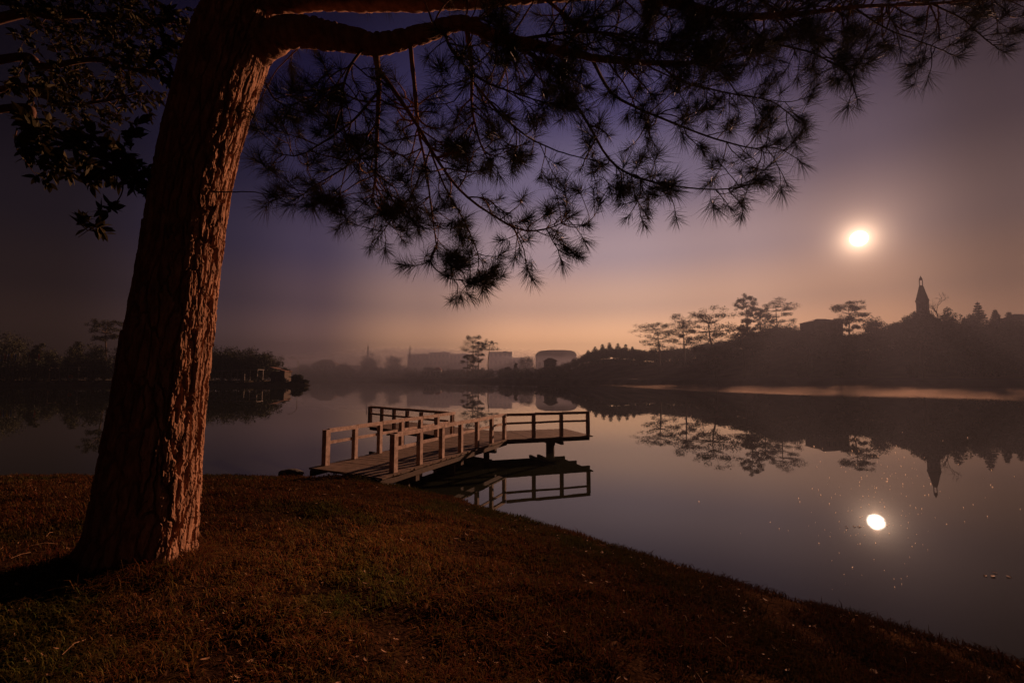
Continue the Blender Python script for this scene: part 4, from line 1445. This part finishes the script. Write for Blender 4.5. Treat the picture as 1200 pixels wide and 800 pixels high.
pergola(273, 303, 432.6, 164.5, 3, 'white post open shelter right of the pine trunk on the headland')
pergola(246, 262, 434, 166, 3, 'smaller pale open shelter next to the pine trunk')
pergola(72, 94, 430, 165, 3, 'pale flat roofed shelter with an orange ring on the left bank')
pergola(-12, 60, 430.5, 167, 7, 'long dark flat roofed boathouse under the flags', 'boathouse', 5, 'darkwood', .3)


def hut(px0, px1, top, Y, label):
    x0, x1 = xof(px0, Y), xof(px1, Y); xc = (x0 + x1) / 2; g = gz(xc, Y + 1); zt = zof(top, Y); d = 5.0
    t = thing('hut', label, 'hut', (xc, Y + d / 2, g))
    zw = zt - 1.5
    MB().box((xc, Y + d / 2, (g - .4 + zw) / 2), x1 - x0 - .6, d, zw - g + .4).build('wall', M['darkwood'], t)
    v = np.array([[x0, Y - .4, zw + 1.5], [x1, Y - .4, zw], [x1, Y + d + .4, zw], [x0, Y + d + .4, zw + 1.5]])
    MB().add(np.r_[v, v + [0, 0, .22]], np.array([[3, 2, 1, 0], [4, 5, 6, 7], [0, 1, 5, 4], [1, 2, 6, 5], [2, 3, 7, 6], [3, 0, 4, 7]])).build('roof', M['farroof'], t)
    MB().box((xc - .4, Y - .05, g + .95), .95, .12, 1.9).build('door', M['wood'], t)


hut(318, 336, 430.5, 165.5, 'dark hut with a sloping roof near the headland tip')

FL = [(2, 'blue'), (6, 'maroon'), (10, 'blue'), (14, 'yellow'), (18.5, 'blue'), (24, 'pale'), (28.5, 'yellow'), (34.5, 'maroon'), (46, 'red')]
FLL = ['blue banner nearest the left edge of the flag row', 'dark red banner between the two leftmost blue banners', 'blue banner between the dark red and the yellow banner',
       'yellow banner between two blue banners', 'blue banner between a yellow and a pale banner', 'pale banner in the middle of the flag row', 'bright yellow banner right of the pale banner',
       'dark red banner right of the bright yellow banner', 'bright red banner at the right end of the flag row']
for (px, c), lb in zip(FL, FLL):
    Y = 170.0; x = xof(px, Y); g = gz(x, Y)
    t = thing('flag', lb, 'flag', (x, Y, g), 'row of banners above the boathouse')
    z1, z0 = zof(414.5, Y), zof(423, Y)
    MB().tube([(x, Y, g - .2), (x, Y, z1 + .3)], .05, 6).build('pole', M['steel'], t)
    n = 8; zz = np.linspace(z0, z1, n); w = .62 * np.sin(np.linspace(.5, PI - .35, n)) ** .5
    sway = .1 * np.sin(np.linspace(0, 4, n) + px)
    fr_ = np.c_[np.full(n, x + .07), Y + sway * .2, zz]; bk = np.c_[x + .07 + w, Y + sway, zz + .1]
    v = np.r_[fr_, bk, fr_ + [0, .02, 0], bk + [0, .02, 0]]
    jj = np.arange(n - 1)
    MB().add(v, [np.stack([jj, jj + n, jj + n + 1, jj + 1], -1), np.stack([jj + 2 * n, jj + 2 * n + 1, jj + 3 * n + 1, jj + 3 * n], -1)]).build('cloth', M['flag_' + c], t)

Y = 164.7; x = xof(86, Y)
th = np.linspace(0, 2 * PI, 20)
tag(MB().tube(np.c_[x + .55 * np.cos(th), np.full(20, Y), zof(441.3, Y) + .55 * np.sin(th)], .17, 8, cap=False).build('life_ring', M['flag_orange']), 'small orange ring hanging at the pale flat roofed shelter', 'life ring')


# strip added along the right shore, a lit band of grass put in as colour
pp = 600 + F * cs * np.tan(np.radians(np.linspace(8, 66, 120)))
aa = np.array([3.6, 4.4, 5.2, 6.0]); PX2, S2 = np.meshgrid(pp, aa)
Y2 = Ys(PX2) + S2; X2_ = (PX2 - 600) / F / cs * Y2; Z2 = far_z(X2_, Y2) + .10
i = np.arange(3)[:, None] * 120; j = np.arange(119)[None, :]
q = np.stack([i + j, i + j + 1, i + 121 + j, i + 120 + j], -1).reshape(-1, 4)
tag(MB().add(np.stack([X2_, Y2, Z2], -1).reshape(-1, 3), q).build('path', material('lit_bank_strip', (.17, .13, .10), .9, var=.3, scale=.6)), kind='structure')

# thin steam lying on the water before the right shore
mx_, my_ = np.linspace(26, 150, 90), np.linspace(0, 1, 34)
MXX, MFF = np.meshgrid(mx_, my_)
px_far = np.array([600 + F * cs * a_ / 150 for a_ in mx_])
yfar = np.interp(mx_, [26, 34, 50, 75, 95, 130, 150], [214, 186, 152, 131, 118, 106, 100]) - 2.0
ynear = np.interp(mx_, [26, 33, 38, 45, 55, 69, 90, 150], [208, 165, 112, 82, 68, 55, 46, 38]) + 7 * (fbm(mx_ * .12, mx_ * 0, 15, 3) - .45)
MYY = ynear + (yfar - ynear) * MFF
edge = np.minimum(1, 1.9 * MFF) * np.minimum(1, 14 * (1 - MFF)) * sst(28, 58, MXX) * sst(150, 135, MXX)
top = .75 * edge ** 1.3 * (.1 + 1.9 * fbm(MXX * .06, MYY * .22, 25, 4))
vt = np.stack([MXX, MYY, .03 + top], -1).reshape(-1, 3); vb = np.stack([MXX, MYY, np.full_like(MXX, .028)], -1).reshape(-1, 3)
ny_, nx_ = MXX.shape
i = np.arange(ny_ - 1)[:, None] * nx_; j = np.arange(nx_ - 1)[None, :]
q = np.stack([i + j, i + j + 1, i + nx_ + j + 1, i + nx_ + j], -1).reshape(-1, 4)
rim = np.r_[np.arange(nx_), np.arange(1, ny_) * nx_ + nx_ - 1, ((ny_ - 1) * nx_ + np.arange(nx_ - 2, -1, -1)), np.arange(ny_ - 2, 0, -1) * nx_]
r2 = np.roll(rim, -1); off = len(vt)
mm = bpy.data.materials.new('lake_steam'); mm.use_nodes = True
mm.node_tree.nodes.remove(mm.node_tree.nodes['Principled BSDF'])
pm = mm.node_tree.nodes.new('ShaderNodeVolumePrincipled'); pm.inputs['Density'].default_value = .0052; pm.inputs['Color'].default_value = (.8, .62, .5, 1); pm.inputs['Anisotropy'].default_value = .55
mm.node_tree.links.new(pm.outputs[0], mm.node_tree.nodes['Material Output'].inputs['Volume'])
tag(MB().add(np.r_[vt, vb], [q, q[:, ::-1] + off, np.stack([rim + off, r2 + off, r2, rim], -1)]).build('mist', mm), 'thin sunlit steam lying on the water before the right shore', kind='stuff')

def fog_bank(cx, cy, rx, ry, h, dens, colr, label, base=.05, pw=.7):
    fx, fy = np.linspace(cx - rx, cx + rx, 46), np.linspace(cy - ry, cy + ry, 36)
    FXX, FYY = np.meshgrid(fx, fy)
    e = np.clip(1 - ((FXX - cx) / (rx * .98)) ** 2, 0, 1) ** pw * np.clip(1 - ((FYY - cy) / (ry * .97)) ** 2, 0, 1) ** pw
    top = h * e * (.7 + .6 * fbm(FXX * .02, FYY * .02, 45, 3))
    vt = np.stack([FXX, FYY, base + .01 + top], -1).reshape(-1, 3); vb = np.stack([FXX, FYY, np.full_like(FXX, base)], -1).reshape(-1, 3)
    ny_, nx_ = FXX.shape
    i = np.arange(ny_ - 1)[:, None] * nx_; j = np.arange(nx_ - 1)[None, :]
    q = np.stack([i + j, i + j + 1, i + nx_ + j + 1, i + nx_ + j], -1).reshape(-1, 4)
    rim = np.r_[np.arange(nx_), np.arange(1, ny_) * nx_ + nx_ - 1, ((ny_ - 1) * nx_ + np.arange(nx_ - 2, -1, -1)), np.arange(ny_ - 2, 0, -1) * nx_]
    r2 = np.roll(rim, -1); off = len(vt)
    mm = bpy.data.materials.new('fog'); mm.use_nodes = True
    mm.node_tree.nodes.remove(mm.node_tree.nodes['Principled BSDF'])
    pm = mm.node_tree.nodes.new('ShaderNodeVolumePrincipled'); pm.inputs['Density'].default_value = dens; pm.inputs['Color'].default_value = (*colr, 1); pm.inputs['Anisotropy'].default_value = .5
    mm.node_tree.links.new(pm.outputs[0], mm.node_tree.nodes['Material Output'].inputs['Volume'])
    tag(MB().add(np.r_[vt, vb], [q, q[:, ::-1] + off, np.stack([rim + off, r2 + off, r2, rim], -1)]).build('fog', mm), label, kind='stuff')


fog_bank(-60, 440, 215, 175, 32, .0050, (.40, .41, .52), 'pale fog lying over the far shore')

# ------------------------------------------------------------------ haze
HZ = dict(density=.0018, col=(.066, .071, .094), aniso=.55)
m = bpy.data.materials.new('haze'); m.use_nodes = True
N = m.node_tree.nodes; L = m.node_tree.links
N.remove(N['Principled BSDF'])
pv = N.new('ShaderNodeVolumePrincipled')
pv.inputs['Density'].default_value = HZ['density']
pv.inputs['Color'].default_value = (*HZ['col'], 1)
pv.inputs['Anisotropy'].default_value = HZ['aniso']
L.new(pv.outputs[0], N['Material Output'].inputs['Volume'])
hz = MB().box((0, 300, 24.6), 1320, 730, 54).build('haze', m)
tag(hz, 'thin morning mist over the lake', kind='stuff')

# ------------------------------------------------------------------ sun and sky
sl = bpy.data.lights.new('sun', 'SUN')
sl.energy = 5.0
sl.color = (1.0, .50, .30)
sl.angle = R(.5)
so = bpy.data.objects.new('sun', sl); COL.objects.link(so)
so.rotation_euler = Vector(SUN).to_track_quat('Z', 'Y').to_euler()
so.location = (60, 70, 40)

w = bpy.data.worlds.new('World'); SC.world = w; w.use_nodes = True
N = w.node_tree.nodes; L = w.node_tree.links
bg = N['Background']


def nm(op, a, b_=None, c=None):
    n = N.new('ShaderNodeMath'); n.operation = op
    for i, q in enumerate((a, b_, c)):
        if q is None: continue
        if hasattr(q, 'links'): L.new(q, n.inputs[i])
        else: n.inputs[i].default_value = q
    return n.outputs[0]


def ramp(x, lo, hi, stops):
    mr = N.new('ShaderNodeMapRange'); L.new(x, mr.inputs[0]); mr.inputs[1].default_value = lo; mr.inputs[2].default_value = hi
    cr = N.new('ShaderNodeValToRGB'); el = cr.color_ramp.elements
    cr.color_ramp.interpolation = 'EASE'
    for k, (p, c) in enumerate(stops):
        t = (p - lo) / (hi - lo)
        if k < 2: e = el[k]; e.position = t
        else: e = el.new(t)
        e.color = (*c, 1)
    L.new(mr.outputs[0], cr.inputs[0])
    return cr.outputs[0]


def s2l(r, g, b_):
    f = lambda c: (c / 255 / 12.92) if c / 255 < .04045 else ((c / 255 + .055) / 1.055) ** 2.4
    return (f(r), f(g), f(b_))


def mixc(mode, a, b_, fac=1.0):
    n = N.new('ShaderNodeMix'); n.data_type = 'RGBA'; n.blend_type = mode; n.inputs[0].default_value = fac
    for i, q in ((6, a), (7, b_)):
        if hasattr(q, 'links'): L.new(q, n.inputs[i])
        else: n.inputs[i].default_value = (*q, 1)
    return n.outputs[2]


tc = N.new('ShaderNodeTexCoord')
vn = N.new('ShaderNodeVectorMath'); vn.operation = 'NORMALIZE'; L.new(tc.outputs['Generated'], vn.inputs[0])
sp = N.new('ShaderNodeSeparateXYZ'); L.new(vn.outputs[0], sp.inputs[0])
DEG = 180 / PI
el_ = nm('MULTIPLY', nm('ARCSINE', sp.outputs[2]), DEG)
az_ = nm('MULTIPLY', nm('ARCTAN2', sp.outputs[0], sp.outputs[1]), DEG)
col_el = ramp(el_, 0, 60, [(a_, tuple(q * .25 * math.exp(HZ['density'] * min(650, 48 / math.sin(R(a_ + .01)))) for q in c_)) for a_, c_ in [(0, s2l(204, 146, 104)), (60, s2l(20, 18, 34)), (4, s2l(204, 152, 114)), (9, s2l(190, 150, 130)), (15, s2l(160, 137, 142)), (23, s2l(105, 95, 120)), (32, s2l(59, 54, 92)), (40, s2l(35, 33, 63))]])
col_az = ramp(az_, -180, 180, [(-180, (.012, .012, .015)), (180, (.012, .012, .015)), (-75, (.015, .015, .02)), (-46, (.020, .020, .032)), (-33, (.066, .071, .138)), (-24, (.145, .146, .25)), (-12, (.50, .49, .56)),
                               (2, (.92, .90, .92)), (14, (1.0, 1.0, 1.0)), (26, (.86, .83, .80)), (38, (.53, .485, .46)), (48, (.19, .17, .168)), (70, (.10, .09, .09))])
base = mixc('MULTIPLY', mixc('MULTIPLY', col_el, (4., 4., 4.)), col_az)
# aureole and disc of the sun
vd = N.new('ShaderNodeVectorMath'); vd.operation = 'DOT_PRODUCT'; L.new(vn.outputs[0], vd.inputs[0]); vd.inputs[1].default_value = tuple(SUN)
ang = nm('MULTIPLY', nm('ARCCOSINE', nm('MINIMUM', vd.outputs['Value'], .9999999)), DEG)


def glow(width, amp, colr):
    g = nm('MULTIPLY', nm('EXPONENT', nm('MULTIPLY', ang, -1.0 / width)), amp)
    n = N.new('ShaderNodeVectorMath'); n.operation = 'SCALE'; n.inputs[0].default_value = colr; L.new(g, n.inputs[3])
    return n.outputs[0]


tot = mixc('ADD', base, glow(.8, 4.5, (1, .64, .42)))
tot = mixc('ADD', tot, glow(3.2, .32, (1, .56, .36)))
mr = N.new('ShaderNodeMapRange'); mr.interpolation_type = 'SMOOTHSTEP'
L.new(ang, mr.inputs[0]); mr.inputs[1].default_value = .8; mr.inputs[2].default_value = .25; mr.inputs[3].default_value = 0; mr.inputs[4].default_value = 30
n = N.new('ShaderNodeVectorMath'); n.operation = 'SCALE'; n.inputs[0].default_value = (1, .86, .68); L.new(mr.outputs[0], n.inputs[3])
tot = mixc('ADD', tot, n.outputs[0])
sky = N.new('ShaderNodeTexSky'); sky.sky_type = 'NISHITA'; sky.sun_disc = False
sky.sun_elevation = SUN_EL; sky.sun_rotation = SUN_AZ; sky.dust_density = 3; sky.air_density = 1.5
sk = N.new('ShaderNodeVectorMath'); sk.operation = 'SCALE'; L.new(sky.outputs[0], sk.inputs[0]); sk.inputs[3].default_value = .00015
tot = mixc('ADD', tot, sk.outputs[0])
L.new(tot, bg.inputs['Color'])
bg.inputs['Strength'].default_value = .667
w.cycles.sampling_method = 'MANUAL'; w.cycles.sample_map_resolution = 1024

# ------------------------------------------------------------------ render settings
SC.render.engine = 'CYCLES'
c = SC.cycles
c.use_denoising = True
try:
    c.denoiser = 'OPENIMAGEDENOISE'; c.denoising_input_passes = 'RGB_ALBEDO_NORMAL'; c.denoising_prefilter = 'ACCURATE'
except Exception:
    pass
c.max_bounces = 6; c.diffuse_bounces = 1; c.glossy_bounces = 3; c.transmission_bounces = 3; c.volume_bounces = 1; c.transparent_max_bounces = 6
c.sample_clamp_indirect = 4
c.caustics_reflective = False; c.caustics_refractive = False
c.use_adaptive_sampling = True; c.adaptive_threshold = .01
vs = SC.view_settings
vs.view_transform = 'Standard'; vs.look = 'None'; vs.exposure = .585; vs.gamma = 1; vs.use_curve_mapping = False
